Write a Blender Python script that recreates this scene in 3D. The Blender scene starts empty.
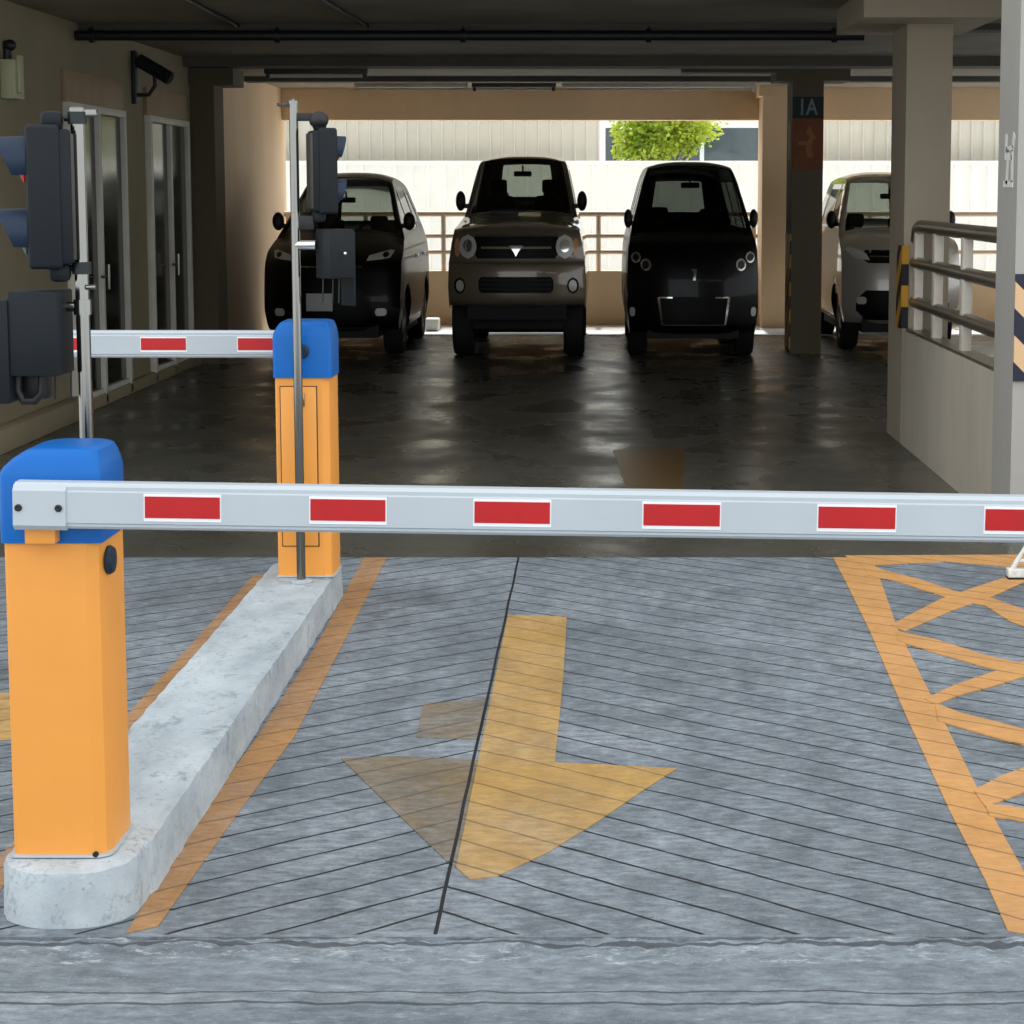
import bpy, bmesh, math, random
from mathutils import Vector, Matrix
from mathutils import noise as mnoise
from mathutils.geometry import delaunay_2d_cdt

random.seed(7)
sc = bpy.context.scene
COL = sc.collection
PI = math.pi

# ------------------------------------------------------------------ camera
H = 1.75            # eye height
F = 2000.0          # focal length in pixels of a 1024 frame
TH = math.atan(0.111)
CX, CY = 600.0, 412.0
cd = bpy.data.cameras.new('camera')
cam = bpy.data.objects.new('camera', cd); COL.objects.link(cam)
cam.location = (0, 0, H)
cam.rotation_euler = (PI / 2 - TH, 0, 0)
cd.sensor_width = 36.0
cd.lens = 36.0 * F / 1024.0
cd.shift_x = -(CX - 512.0) / 1024.0
cd.shift_y = (CY - 512.0) / 1024.0
cd.clip_end = 300
sc.camera = cam
_c, _s = math.cos(TH), math.sin(TH)


def at(px, py, Y):
    """world point seen at a pixel of the photograph, on the plane y = Y"""
    xc, yc = (px - CX) / F, (CY - py) / F
    dy, dz = _c + yc * _s, yc * _c - _s
    t = Y / dy
    return Vector((xc * t, Y, H + dz * t))


def gp(px, py, z=0.0):
    """world point seen at a pixel, on the level z"""
    xc, yc = (px - CX) / F, (CY - py) / F
    dy, dz = _c + yc * _s, yc * _c - _s
    t = (z - H) / dz
    return Vector((xc * t, dy * t, z))


# ------------------------------------------------------------------ materials
def srgb(r, g, b):
    f = lambda c: ((c / 255 + 0.055) / 1.055) ** 2.4 if c > 10 else c / 255 / 12.92
    return (f(r), f(g), f(b), 1.0)


class NT:
    def __init__(self, name):
        self.m = bpy.data.materials.new(name); self.m.use_nodes = True
        self.t = self.m.node_tree; self.t.nodes.clear()
        self.out = self.n('ShaderNodeOutputMaterial')
        self.bsdf = self.n('ShaderNodeBsdfPrincipled')
        self.l(self.bsdf.outputs[0], self.out.inputs[0])

    def n(self, k, **kw):
        nd = self.t.nodes.new(k)
        for a, b in kw.items(): setattr(nd, a, b)
        return nd

    def l(self, a, b): self.t.links.new(a, b)

    def val(self, sock, v):
        if isinstance(v, bpy.types.NodeSocket): self.l(v, sock)
        else: sock.default_value = v

    def math(self, op, a, b=None, c=None, clamp=False):
        nd = self.n('ShaderNodeMath', operation=op); nd.use_clamp = clamp
        self.val(nd.inputs[0], a)
        if b is not None: self.val(nd.inputs[1], b)
        if c is not None: self.val(nd.inputs[2], c)
        return nd.outputs[0]

    def mix(self, f, a, b, mode='MIX'):
        nd = self.n('ShaderNodeMix', data_type='RGBA', blend_type=mode)
        self.val(nd.inputs[0], f); self.val(nd.inputs[6], a); self.val(nd.inputs[7], b)
        return nd.outputs[2]

    def ramp(self, f, stops):
        nd = self.n('ShaderNodeValToRGB')
        e = nd.color_ramp.elements
        while len(e) < len(stops): e.new(0.5)
        for k, (p, c) in enumerate(stops):
            e[k].position = p; e[k].color = c if isinstance(c, tuple) else (c, c, c, 1)
        self.l(f, nd.inputs[0])
        return nd.outputs[0]

    def noise(self, scale, detail=4, rough=0.6, vec=None):
        nd = self.n('ShaderNodeTexNoise')
        nd.inputs['Scale'].default_value = scale; nd.inputs['Detail'].default_value = detail
        nd.inputs['Roughness'].default_value = rough
        if vec is not None: self.l(vec, nd.inputs['Vector'])
        return nd.outputs[0]

    def pos(self):
        g = self.n('ShaderNodeNewGeometry'); return g.outputs['Position']

    def scaled(self, vec, s):
        nd = self.n('ShaderNodeVectorMath', operation='MULTIPLY'); self.l(vec, nd.inputs[0])
        nd.inputs[1].default_value = s; return nd.outputs[0]

    def sep(self, vec):
        nd = self.n('ShaderNodeSeparateXYZ'); self.l(vec, nd.inputs[0]); return nd.outputs

    def bump(self, h, strength=0.3, dist=0.01):
        nd = self.n('ShaderNodeBump'); nd.inputs['Strength'].default_value = strength
        nd.inputs['Distance'].default_value = dist; self.l(h, nd.inputs['Height'])
        self.l(nd.outputs[0], self.bsdf.inputs['Normal'])

    def set(self, **kw):
        for k, v in kw.items(): self.val(self.bsdf.inputs[k.replace('_', ' ')], v)
        return self


def plain(name, col, rough=0.5, metal=0.0, var=0.08, scale=6.0, coat=0.0, bump=0.0, spec=0.5):
    t = NT(name)
    n = t.noise(scale, 5, 0.6, t.pos())
    d = tuple(c * (1 - var) for c in col[:3]) + (1,)
    u = tuple(min(1, c * (1 + var)) for c in col[:3]) + (1,)
    t.set(Base_Color=t.ramp(n, [(0.3, d), (0.7, u)]), Roughness=rough, Metallic=metal)
    t.bsdf.inputs['Coat Weight'].default_value = coat
    t.bsdf.inputs['Coat Roughness'].default_value = 0.05
    t.bsdf.inputs['Specular IOR Level'].default_value = spec
    if bump: t.bump(t.noise(scale * 8, 4, 0.6, t.pos()), bump, 0.005)
    return t.m


M = {}
M['orange'] = plain('orange_paint', srgb(246, 163, 70), 0.42, var=0.04, scale=3)
M['blue'] = plain('blue_plastic', srgb(0, 100, 182), 0.36, var=0.05, scale=4, spec=0.3)
M['white_metal'] = plain('white_aluminium', srgb(188, 195, 199), 0.4, var=0.04, scale=3)
M['sticker'] = plain('white_sticker', srgb(245, 245, 245), 0.4, var=0.02)
M['red'] = plain('red_reflective', srgb(190, 12, 16), 0.35, var=0.06, scale=9)
M['steel'] = plain('stainless_steel', srgb(138, 137, 131), 0.14, 1.0, var=0.05)
M['bolt'] = plain('dark_bolt_metal', srgb(52, 56, 56), 0.4, 0.8)
M['dark_plastic'] = plain('charcoal_plastic', srgb(29, 33, 36), 0.5, var=0.08, scale=9, spec=0.2)
M['visor'] = plain('signal_visor_plastic', srgb(34, 48, 66), 0.45, var=0.08, scale=9, spec=0.25)
M['black'] = plain('black_plastic', srgb(24, 25, 26), 0.5)
M['slot'] = plain('brown_groove_seal', srgb(60, 40, 18), 0.6)  # dark brown seal line around the cabinet door
M['red_lens'] = plain('red_lens_plastic', srgb(190, 20, 40), 0.15)
M['green_lens'] = plain('teal_lens_plastic', srgb(40, 90, 95), 0.15)
M['rubber'] = plain('black_rubber', srgb(20, 20, 20), 0.75)
M['rim'] = plain('alloy_rim', srgb(120, 118, 112), 0.35, 0.8)
M['chrome'] = plain('chrome', srgb(225, 225, 220), 0.12, 1.0, var=0.02)
M['interior'] = plain('car_interior', srgb(26, 26, 26), 0.8)
M['grille'] = plain('grille_black', srgb(6, 6, 6), 0.5, spec=0.2)
M['plate'] = plain('number_plate_white', srgb(190, 190, 184), 0.5)
M['kerb_white'] = plain('white_floor_paint', srgb(236, 236, 226), 0.6, var=0.06)
M['beige_box'] = plain('beige_plastic', srgb(176, 176, 140), 0.5)
M['pipe_black'] = plain('black_pipe_paint', srgb(20, 20, 20), 0.5)
M['lamp_metal'] = plain('lamp_metal', srgb(60, 58, 52), 0.5)
M['lamp_white'] = plain('lamp_white_metal', srgb(214, 206, 186), 0.5)
M['rail_steel'] = plain('rail_steel', srgb(126, 116, 100), 0.32, 0.65, var=0.12)
M['rail_white'] = plain('rail_post_paint', srgb(226, 218, 202), 0.5, var=0.1)
M['parapet_rail'] = plain('parapet_rail_paint', srgb(228, 208, 184), 0.5, var=0.06)
M['frame_white'] = plain('white_door_frame', srgb(216, 212, 198), 0.5)
M['bus_body'] = plain('bus_white_paint', srgb(236, 240, 242), 0.35, var=0.03)
M['bus_glass'] = plain('bus_dark_glass', srgb(70, 82, 90), 0.12)
M['bus_teal'] = plain('bus_teal_panel', srgb(90, 150, 150), 0.3)
M['bark'] = plain('bark', srgb(96, 82, 64), 0.9)
M['sign_teal'] = plain('dark_teal_sign_paint', srgb(12, 32, 32), 0.6)
M['sign_letter'] = plain('pale_letter_paint', srgb(112, 132, 132), 0.6)
M['sign_orange'] = plain('orange_sign_paint', srgb(118, 62, 24), 0.6)
M['sign_arrow'] = plain('faded_arrow_paint', srgb(146, 96, 50), 0.6)
M['mark_white'] = plain('white_mark_paint', srgb(226, 226, 220), 0.6)
M['bracket_white'] = plain('chipped_white_paint', srgb(226, 226, 220), 0.6, var=0.25, scale=30)
M['lamp_clear'] = plain('headlamp_lens', srgb(215, 215, 205), 0.1, var=0.05)
M['lamp_ring'] = plain('headlamp_reflector', srgb(235, 235, 230), 0.12, 0.9)
M['amber'] = plain('amber_lamp_lens', srgb(226, 160, 110), 0.15)


def paint(name, col, flake=0.0, coat=1.0):
    t = NT(name)
    t.set(Base_Color=col, Roughness=0.35, Metallic=flake)
    t.bsdf.inputs['Coat Weight'].default_value = coat
    t.bsdf.inputs['Coat Roughness'].default_value = 0.04
    t.bsdf.inputs['Specular IOR Level'].default_value = 0.3 if coat > .5 else 0.18
    return t.m


M['paint_black'] = paint('black_car_paint', srgb(6, 6, 7), 0.0, 0.15)
M['paint_bronze'] = paint('grey_brown_car_paint', srgb(124, 112, 94), 0.3)
M['paint_silver'] = paint('silver_car_paint', srgb(196, 190, 180), 0.35)


def car_glass(name, tint, refl=0.9):
    t = NT(name)
    tr = t.n('ShaderNodeBsdfTransparent'); tr.inputs[0].default_value = tint
    gl = t.n('ShaderNodeBsdfGlossy'); gl.inputs['Roughness'].default_value = 0.02
    fr = t.n('ShaderNodeFresnel'); fr.inputs[0].default_value = 1.45
    mx = t.n('ShaderNodeMixShader')
    t.l(t.math('MULTIPLY', fr.outputs[0], refl), mx.inputs[0])
    t.l(tr.outputs[0], mx.inputs[1]); t.l(gl.outputs[0], mx.inputs[2])
    t.l(mx.outputs[0], t.out.inputs[0]); t.t.nodes.remove(t.bsdf)
    return t.m


M['glass'] = car_glass('tinted_car_glass', (0.46, 0.49, 0.45, 1))
M['glass_dark'] = car_glass('dark_car_glass', (0.25, 0.27, 0.25, 1), 0.6)
M['door_glass'] = plain('dark_door_glass', srgb(40, 40, 34), 0.15)


def wall_mat(name, col, stain=0.25, rough=0.75):
    t = NT(name)
    p = t.pos()
    n1 = t.noise(1.2, 6, 0.65, t.scaled(p, (1, 1, 0.35)))
    n2 = t.noise(14, 4, 0.6, p)
    d = tuple(c * (1 - stain) for c in col[:3]) + (1,)
    c = t.mix(t.ramp(n1, [(0.35, 0.0), (0.65, 1.0)]), d, col)
    c = t.mix(t.math('MULTIPLY', n2, 0.25), c, tuple(x * 0.8 for x in col[:3]) + (1,))
    t.set(Base_Color=c, Roughness=rough)
    t.bump(n2, 0.15, 0.01)
    return t.m


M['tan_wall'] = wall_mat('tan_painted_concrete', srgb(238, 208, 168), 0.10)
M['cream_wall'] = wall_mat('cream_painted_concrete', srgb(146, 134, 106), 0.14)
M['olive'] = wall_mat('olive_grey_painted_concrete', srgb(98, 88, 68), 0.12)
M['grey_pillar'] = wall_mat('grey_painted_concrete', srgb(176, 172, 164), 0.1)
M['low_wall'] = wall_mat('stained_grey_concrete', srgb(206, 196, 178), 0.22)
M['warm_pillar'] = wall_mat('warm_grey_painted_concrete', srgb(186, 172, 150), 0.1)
M['header'] = plain('door_header_paint', srgb(156, 132, 100), 0.6)
M['ceiling'] = wall_mat('raw_grey_concrete', srgb(150, 140, 122), 0.35)
M['beam_dark'] = wall_mat('dark_concrete_beam', srgb(96, 92, 80), 0.2)


def hazard(name, c1, c2, axis, k, sgn=1):
    t = NT(name)
    x, y, z = t.sep(t.pos())
    a = (x, y)[axis]
    v = t.math('FRACT', t.math('MULTIPLY', t.math('ADD', z, t.math('MULTIPLY', a, sgn)), k))
    t.set(Base_Color=t.mix(t.math('GREATER_THAN', v, 0.5), c1, c2), Roughness=0.5)
    return t.m


M['hazard_side'] = hazard('black_and_yellow_stripes', srgb(206, 150, 40), srgb(18, 18, 22), 1, 3.4)
M['hazard_front'] = hazard('navy_and_tan_stripes', srgb(226, 186, 140), srgb(24, 30, 48), 0, 3.7, 1)


# concrete of the ramp, with the saw-cut chevron grooves; paint layers share it
def ramp_concrete(name, paint_col=None, wear=0.45, dirt=0.3, grooves=True):
    t = NT(name)
    p = t.pos()
    x, y, z = t.sep(p)
    gk = 1.0 if paint_col is None else 0.45
    big = t.noise(0.75, 6, 0.62, p)
    mid = t.noise(5.0, 6, 0.7, t.scaled(p, (1.0, 0.5, 1)))
    fine = t.noise(26, 8, 0.78, t.scaled(p, (0.55, 1.25, 1)))
    speck = t.noise(110, 3, 0.6, p)
    col = t.ramp(big, [(0.28, srgb(108, 115, 119)), (0.5, srgb(139, 147, 153)), (0.75, srgb(164, 171, 177))])
    col = t.mix(t.ramp(mid, [(0.36, 0.55), (0.56, 0.0)]), col, srgb(90, 96, 102))
    stain = t.noise(1.5, 7, 0.68, t.scaled(p, (1.3, 0.8, 1)))
    col = t.mix(t.math('MULTIPLY', t.ramp(stain, [(0.56, 0.0), (0.70, 1.0)]), 0.6), col, srgb(70, 74, 76))
    col = t.mix(t.ramp(fine, [(0.36, 0.8), (0.56, 0.0)]), col, srgb(78, 85, 92))
    col = t.mix(t.ramp(fine, [(0.56, 0.0), (0.72, 0.6)]), col, srgb(184, 191, 196))
    col = t.mix(t.ramp(speck, [(0.62, 0.0), (0.76, 0.5)]), col, srgb(196, 202, 206))
    col = t.mix(t.ramp(speck, [(0.26, 0.5), (0.38, 0.0)]), col, srgb(64, 68, 72))
    rough = 0.72
    if paint_col is not None:
        worn = t.noise(1.6, 6, 0.7, p)
        w2 = t.noise(20, 7, 0.75, t.scaled(p, (0.45, 1.5, 1)))
        msk = t.math('ADD', t.math('MULTIPLY', worn, 0.55), t.math('MULTIPLY', w2, 0.45))
        keep = t.ramp(msk, [(0.32, max(0.15, 1.0 - wear * 2.0)), (0.47, 1.0 - wear), (0.60, 1.0 - wear * 0.35)])
        dk = tuple(c * 0.55 for c in paint_col[:3]) + (1,)
        pc = t.mix(t.math('MULTIPLY', t.ramp(mid, [(0.36, 1.0), (0.58, 0.0)]), dirt), paint_col, dk)
        pc = t.mix(t.math('MULTIPLY', t.ramp(fine, [(0.36, 1.0), (0.56, 0.0)]), dirt), pc, dk)
        col = t.mix(keep, col, pc)
    h = t.math('ADD', t.math('MULTIPLY', fine, 0.5), t.math('MULTIPLY', mid, 0.5))
    if grooves:
        wob = t.math('MULTIPLY', t.math('SUBTRACT', t.noise(2.2, 2, 0.5, p), 0.5), 0.06)
        ax = t.math('ABSOLUTE', t.math('ADD', x, 0.39))
        v = t.math('ADD', t.math('ADD', y, t.math('MULTIPLY', ax, 0.80)), wob)
        # exit lane on the far side of the island has a plain comb
        fr = t.math('FRACT', t.math('DIVIDE', v, 0.178))
        dist = t.math('MULTIPLY', t.math('ABSOLUTE', t.math('SUBTRACT', fr, 0.5)), 0.178)
        wn = t.math('MULTIPLY_ADD', t.noise(9, 3, 0.6, p), 0.008, 0.0022)
        g = t.math('LESS_THAN', dist, wn)
        cl = t.math('LESS_THAN', t.math('ABSOLUTE', t.math('ADD', t.math('ADD', x, 0.39), t.math('MULTIPLY', wob, 0.12))), 0.005)
        gm = t.math('MAXIMUM', t.math('MULTIPLY', g, gk), cl)
        gm = t.math('MULTIPLY', gm, t.math('GREATER_THAN', y, 4.565))
        col = t.mix(gm, col, srgb(24, 26, 29))
        h = t.math('SUBTRACT', h, t.math('MULTIPLY', gm, 1.5))
    t.set(Base_Color=col, Roughness=rough)
    t.bump(h, 0.8, 0.006)
    return t.m


M['ramp'] = ramp_concrete('grooved_ramp_concrete')
M['line_orange'] = ramp_concrete('orange_line_paint', srgb(222, 160, 88), 0.12, 0.3)
M['line_old'] = ramp_concrete('worn_orange_line_paint', srgb(194, 138, 74), 0.25, 0.5)
M['arrow'] = ramp_concrete('ochre_arrow_paint', srgb(204, 158, 76), 0.24, 0.5)
M['floor_mark'] = plain('worn_brown_floor_paint', srgb(96, 72, 40), 0.35, var=0.2, scale=5)
M['arrow_old'] = ramp_concrete('brown_old_arrow_paint', srgb(138, 112, 66), 0.45, 0.6)


def street_mat():
    t = NT('rough_street_concrete')
    p = t.pos(); x, y, z = t.sep(p)
    n1 = t.noise(2.2, 6, 0.65, t.scaled(p, (0.5, 2.2, 1)))
    n2 = t.noise(18, 8, 0.8, t.scaled(p, (0.6, 1.4, 1)))
    n3 = t.noise(90, 4, 0.7, p)
    col = t.ramp(n1, [(0.3, srgb(108, 117, 123)), (0.7, srgb(154, 163, 169))])
    col = t.mix(t.ramp(n2, [(0.38, 0.65), (0.55, 0.0)]), col, srgb(84, 90, 96))
    col = t.mix(t.ramp(n3, [(0.58, 0.0), (0.75, 0.5)]), col, srgb(188, 194, 198))
    col = t.mix(t.ramp(n2, [(0.56, 0.0), (0.70, 0.6)]), col, srgb(184, 192, 196))
    edge = t.math('MULTIPLY', t.math('GREATER_THAN', y, 4.40), t.ramp(t.noise(26, 7, 0.75, t.scaled(p, (0.6, 1.6, 1))), [(0.54, 0.0), (0.64, 0.7)]))
    col = t.mix(edge, col, srgb(204, 210, 214))
    wob = t.math('MULTIPLY', t.math('SUBTRACT', t.noise(3.5, 4, 0.6, p), 0.5), 0.07)
    yy = t.math('ADD', y, wob)
    for y0, w in ((4.17, 0.006), (4.235, 0.004), (4.50, 0.008)):
        col = t.mix(t.math('MULTIPLY', t.math('LESS_THAN', t.math('ABSOLUTE', t.math('SUBTRACT', yy, y0)), w), 0.75), col, srgb(52, 56, 60))
    t.set(Base_Color=col, Roughness=0.8)
    t.bump(t.math('ADD', n2, t.math('MULTIPLY', n3, 0.4)), 0.7, 0.012)
    return t.m


M['street'] = street_mat()


def garage_floor_mat():
    t = NT('polished_garage_concrete')
    p = t.pos()
    n1 = t.noise(0.9, 6, 0.6, t.scaled(p, (1, 0.6, 1)))
    n2 = t.noise(2.2, 4, 0.55, t.scaled(p, (0.8, 0.55, 1)))
    col = t.ramp(n1, [(0.3, srgb(68, 67, 59)), (0.7, srgb(92, 91, 82))])
    col = t.mix(t.math('MULTIPLY', t.ramp(n2, [(0.35, 1.0), (0.65, 0.0)]), 0.4), col, srgb(58, 55, 44))
    r = t.ramp(n2, [(0.36, 0.20), (0.64, 0.44)])
    t.set(Base_Color=col, Roughness=r)
    t.bump(t.math('ADD', n2, t.math('MULTIPLY', t.noise(30, 4, 0.6, p), 0.10)), 0.07, 0.03)
    return t.m


M['garage_floor'] = garage_floor_mat()


def island_mat():
    t = NT('chipped_white_kerb_paint')
    p = t.pos(); x, y, z = t.sep(p)
    n1 = t.noise(3.0, 6, 0.65, t.scaled(p, (1.5, 0.7, 1.5)))
    n2 = t.noise(9, 8, 0.78, t.scaled(p, (1.2, 1.0, 0.6)))
    n3 = t.noise(45, 5, 0.7, p)
    col = t.ramp(n1, [(0.3, srgb(156, 165, 170)), (0.65, srgb(198, 206, 209))])
    col = t.mix(t.ramp(n2, [(0.56, 0.0), (0.62, 0.7)]), col, srgb(136, 144, 150))
    col = t.mix(t.ramp(n3, [(0.60, 0.0), (0.68, 0.5)]), col, srgb(108, 114, 118))
    crack = t.ramp(t.noise(4.2, 5, 0.6, p), [(0.490, 0.0), (0.5, 0.25), (0.510, 0.0)])
    col = t.mix(crack, col, srgb(84, 88, 92))
    t.set(Base_Color=col, Roughness=0.8)
    t.bump(t.math('ADD', n2, t.math('MULTIPLY', n3, 0.5)), 0.6, 0.012)
    return t.m


M['island'] = island_mat()


def leaf_mat():
    t = NT('sunlit_leaves')
    n = t.noise(3, 3, 0.6, t.pos())
    t.set(Base_Color=t.ramp(n, [(0.35, srgb(92, 128, 40)), (0.65, srgb(190, 202, 82))]), Roughness=0.6)
    tl = t.n('ShaderNodeBsdfTranslucent'); tl.inputs[0].default_value = srgb(200, 214, 70)
    mx = t.n('ShaderNodeMixShader'); mx.inputs[0].default_value = 0.4
    t.l(t.bsdf.outputs[0], mx.inputs[1]); t.l(tl.outputs[0], mx.inputs[2]); t.l(mx.outputs[0], t.out.inputs[0])
    return t.m


M['leaf'] = leaf_mat()
M['fence_low'] = plain('bright_white_sheet', srgb(250, 251, 248), 0.5, var=0.03, scale=2)
M['fence_high'] = plain('pale_grey_sheet', srgb(216, 214, 204), 0.5, var=0.04, scale=2)
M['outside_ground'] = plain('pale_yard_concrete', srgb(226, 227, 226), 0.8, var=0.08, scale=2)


# ------------------------------------------------------------------ mesh helpers
class MB:
    def __init__(self): self.bm = bmesh.new()

    def box(self, a, b, bev=0.0, seg=2):
        c = [(a[i] + b[i]) / 2 for i in range(3)]; s = [abs(b[i] - a[i]) for i in range(3)]
        return self.obox(c, s, Matrix.Identity(3), bev, seg)

    def obox(self, c, s, rot=None, bev=0.0, seg=2):
        bm2 = bmesh.new()
        bmesh.ops.create_cube(bm2, size=1.0)
        for v in bm2.verts: v.co = Vector((v.co.x * s[0], v.co.y * s[1], v.co.z * s[2]))
        if bev > 0: bmesh.ops.bevel(bm2, geom=bm2.edges[:], offset=bev, segments=seg, profile=0.5, affect='EDGES')
        self._merge(bm2, c, rot); return self

    def _merge(self, bm2, c=(0, 0, 0), rot=None):
        rot = rot or Matrix.Identity(3)
        vm = {}
        for v in bm2.verts: vm[v] = self.bm.verts.new(rot @ v.co + Vector(c))
        for f in bm2.faces:
            try: self.bm.faces.new([vm[v] for v in f.verts])
            except ValueError: pass
        bm2.free()

    def cyl(self, p0, p1, r, n=20, r1=None, cap=True):
        p0, p1 = Vector(p0), Vector(p1); r1 = r if r1 is None else r1
        d = (p1 - p0).normalized(); u = d.orthogonal().normalized(); w = d.cross(u)
        A, B = [], []
        for k in range(n):
            a = 2 * PI * k / n; o = u * math.cos(a) + w * math.sin(a)
            A.append(self.bm.verts.new(p0 + o * r)); B.append(self.bm.verts.new(p1 + o * r1))
        for k in range(n):
            self.bm.faces.new((A[k], A[(k + 1) % n], B[(k + 1) % n], B[k]))
        if cap: self.bm.faces.new(A[::-1]); self.bm.faces.new(B)
        return self

    def tube(self, pts, r, n=14):
        pts = [Vector(p) for p in pts]
        rings = []
        up = None
        for i, p in enumerate(pts):
            d = (pts[min(i + 1, len(pts) - 1)] - pts[max(i - 1, 0)]).normalized()
            u = d.orthogonal().normalized() if up is None else (up - d * up.dot(d)).normalized()
            up = u; w = d.cross(u)
            rings.append([self.bm.verts.new(p + (u * math.cos(2 * PI * k / n) + w * math.sin(2 * PI * k / n)) * r) for k in range(n)])
        for a, b in zip(rings, rings[1:]):
            for k in range(n): self.bm.faces.new((a[k], a[(k + 1) % n], b[(k + 1) % n], b[k]))
        self.bm.faces.new(rings[0][::-1]); self.bm.faces.new(rings[-1])
        return self

    def lathe(self, c, axis, prof, n=32):
        """prof: list of (radius, offset along axis), closed into a solid of revolution"""
        c = Vector(c); d = Vector(axis).normalized(); u = d.orthogonal().normalized(); w = d.cross(u)
        rings = []
        for r, o in prof:
            if r < 1e-5: rings.append([self.bm.verts.new(c + d * o)])
            else: rings.append([self.bm.verts.new(c + d * o + (u * math.cos(2 * PI * k / n) + w * math.sin(2 * PI * k / n)) * r) for k in range(n)])
        for a, b in zip(rings, rings[1:]):
            for k in range(n):
                if len(a) == 1 and len(b) == 1: continue
                if len(a) == 1: self.bm.faces.new((a[0], b[(k + 1) % n], b[k]))
                elif len(b) == 1: self.bm.faces.new((a[k], a[(k + 1) % n], b[0]))
                else: self.bm.faces.new((a[k], a[(k + 1) % n], b[(k + 1) % n], b[k]))
        return self

    def prism(self, poly, z0, z1, axes=(0, 1, 2)):
        """poly in the plane of the first two axes, extruded along the third"""
        def V(p, z):
            v = [0, 0, 0]; v[axes[0]] = p[0]; v[axes[1]] = p[1]; v[axes[2]] = z; return v
        A = [self.bm.verts.new(V(p, z0)) for p in poly]; B = [self.bm.verts.new(V(p, z1)) for p in poly]
        n = len(poly)
        self.bm.faces.new(A[::-1]); self.bm.faces.new(B)
        for k in range(n): self.bm.faces.new((A[k], A[(k + 1) % n], B[(k + 1) % n], B[k]))
        return self

    def loft(self, rings, cap=True):
        R = [[self.bm.verts.new(p) for p in r] for r in rings]
        n = len(R[0])
        for a, b in zip(R, R[1:]):
            for k in range(n): self.bm.faces.new((a[k], a[(k + 1) % n], b[(k + 1) % n], b[k]))
        if cap: self.bm.faces.new(R[0][::-1]); self.bm.faces.new(R[-1])
        return self

    def ellipsoid(self, c, s, rot=None, u=20, v=12):
        bm2 = bmesh.new(); bmesh.ops.create_uvsphere(bm2, u_segments=u, v_segments=v, radius=1.0)
        for q in bm2.verts: q.co = Vector((q.co.x * s[0], q.co.y * s[1], q.co.z * s[2]))
        self._merge(bm2, c, rot); return self

    def build(self, name, m, parent=None, sharp=32, loc=None):
        bm = self.bm
        bmesh.ops.recalc_face_normals(bm, faces=bm.faces[:])
        me = bpy.data.meshes.new(name); bm.to_mesh(me); bm.free()
        for p in me.polygons: p.use_smooth = True
        me.set_sharp_from_angle(angle=math.radians(sharp))
        me.materials.append(M[m] if isinstance(m, str) else m)
        o = bpy.data.objects.new(name, me); COL.objects.link(o)
        if parent is not None: o.parent = parent
        if loc is not None: o.location = loc
        return o


def tag(o, label=None, cat=None, group=None, kind=None):
    if label: o['label'] = label
    if cat: o['category'] = cat
    if group: o['group'] = group
    if kind: o['kind'] = kind
    return o


def thing(name, label, cat, loc=(0, 0, 0), rz=0.0, group=None):
    o = bpy.data.objects.new(name, None); COL.objects.link(o)
    o.location = loc; o.rotation_euler = (0, 0, rz); o.empty_display_size = 0.1
    return tag(o, label, cat, group)


def struct(name, mb, m, label=None, cat=None, sharp=32):
    return tag(mb.build(name, m, None, sharp), label, cat, None, 'structure')


def bx(a, b, bev=0.0, seg=2): return MB().box(a, b, bev, seg)


# ------------------------------------------------------------------ setting: grounds
struct('ground', bx((-9, 4.55, -0.3), (9, 9.45, 0.0)), 'ramp', 'grey concrete ramp with chevron grooves leading into the garage', 'ramp')
mbs = MB()
# street in front: a slab with a slightly uneven lip against the ramp
random.seed(3)
xs = [-9, -6, -4] + [-3 + 6 * k / 560 for k in range(561)] + [4, 6, 9]
rows = []
for yv, zv, j in ((-6, -0.004, 0), (4.05, -0.004, .0), (4.25, -0.005, .003), (4.36, -0.006, .006), (4.40, -0.005, .008), (4.425, -0.004, .009), (4.45, -0.002, .010), (4.47, 0.0, .011), (4.49, 0.003, .012), (4.51, 0.004, .012), (4.53, 0.003, .011), (4.546, -0.02, 0.002)):
    rows.append([mbs.bm.verts.new((x, yv + mnoise.noise((x * 5, yv * 9, 1)) * j * 1.6 + mnoise.noise((x * 23, yv * 30, 4)) * j * .6, zv + (mnoise.noise((x * 7, yv * 25, 2)) + .6 * mnoise.noise((x * 30, yv * 40, 7))) * j)) for x in xs])
for a, b in zip(rows, rows[1:]):
    for k in range(len(xs) - 1): mbs.bm.faces.new((a[k], a[k + 1], b[k + 1], b[k]))
struct('street', mbs, 'street', 'rough grey street surface along the foot of the ramp', 'street')
struct('floor', bx((-9, 9.45, -0.3), (9, 26.0, 0.0)), 'garage_floor', 'dark glossy concrete garage floor', 'floor')
struct('ground_outside', bx((-30, 26.0, -0.3), (30, 70, -0.01)), 'outside_ground', 'pale yard outside behind the garage', 'ground')

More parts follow.
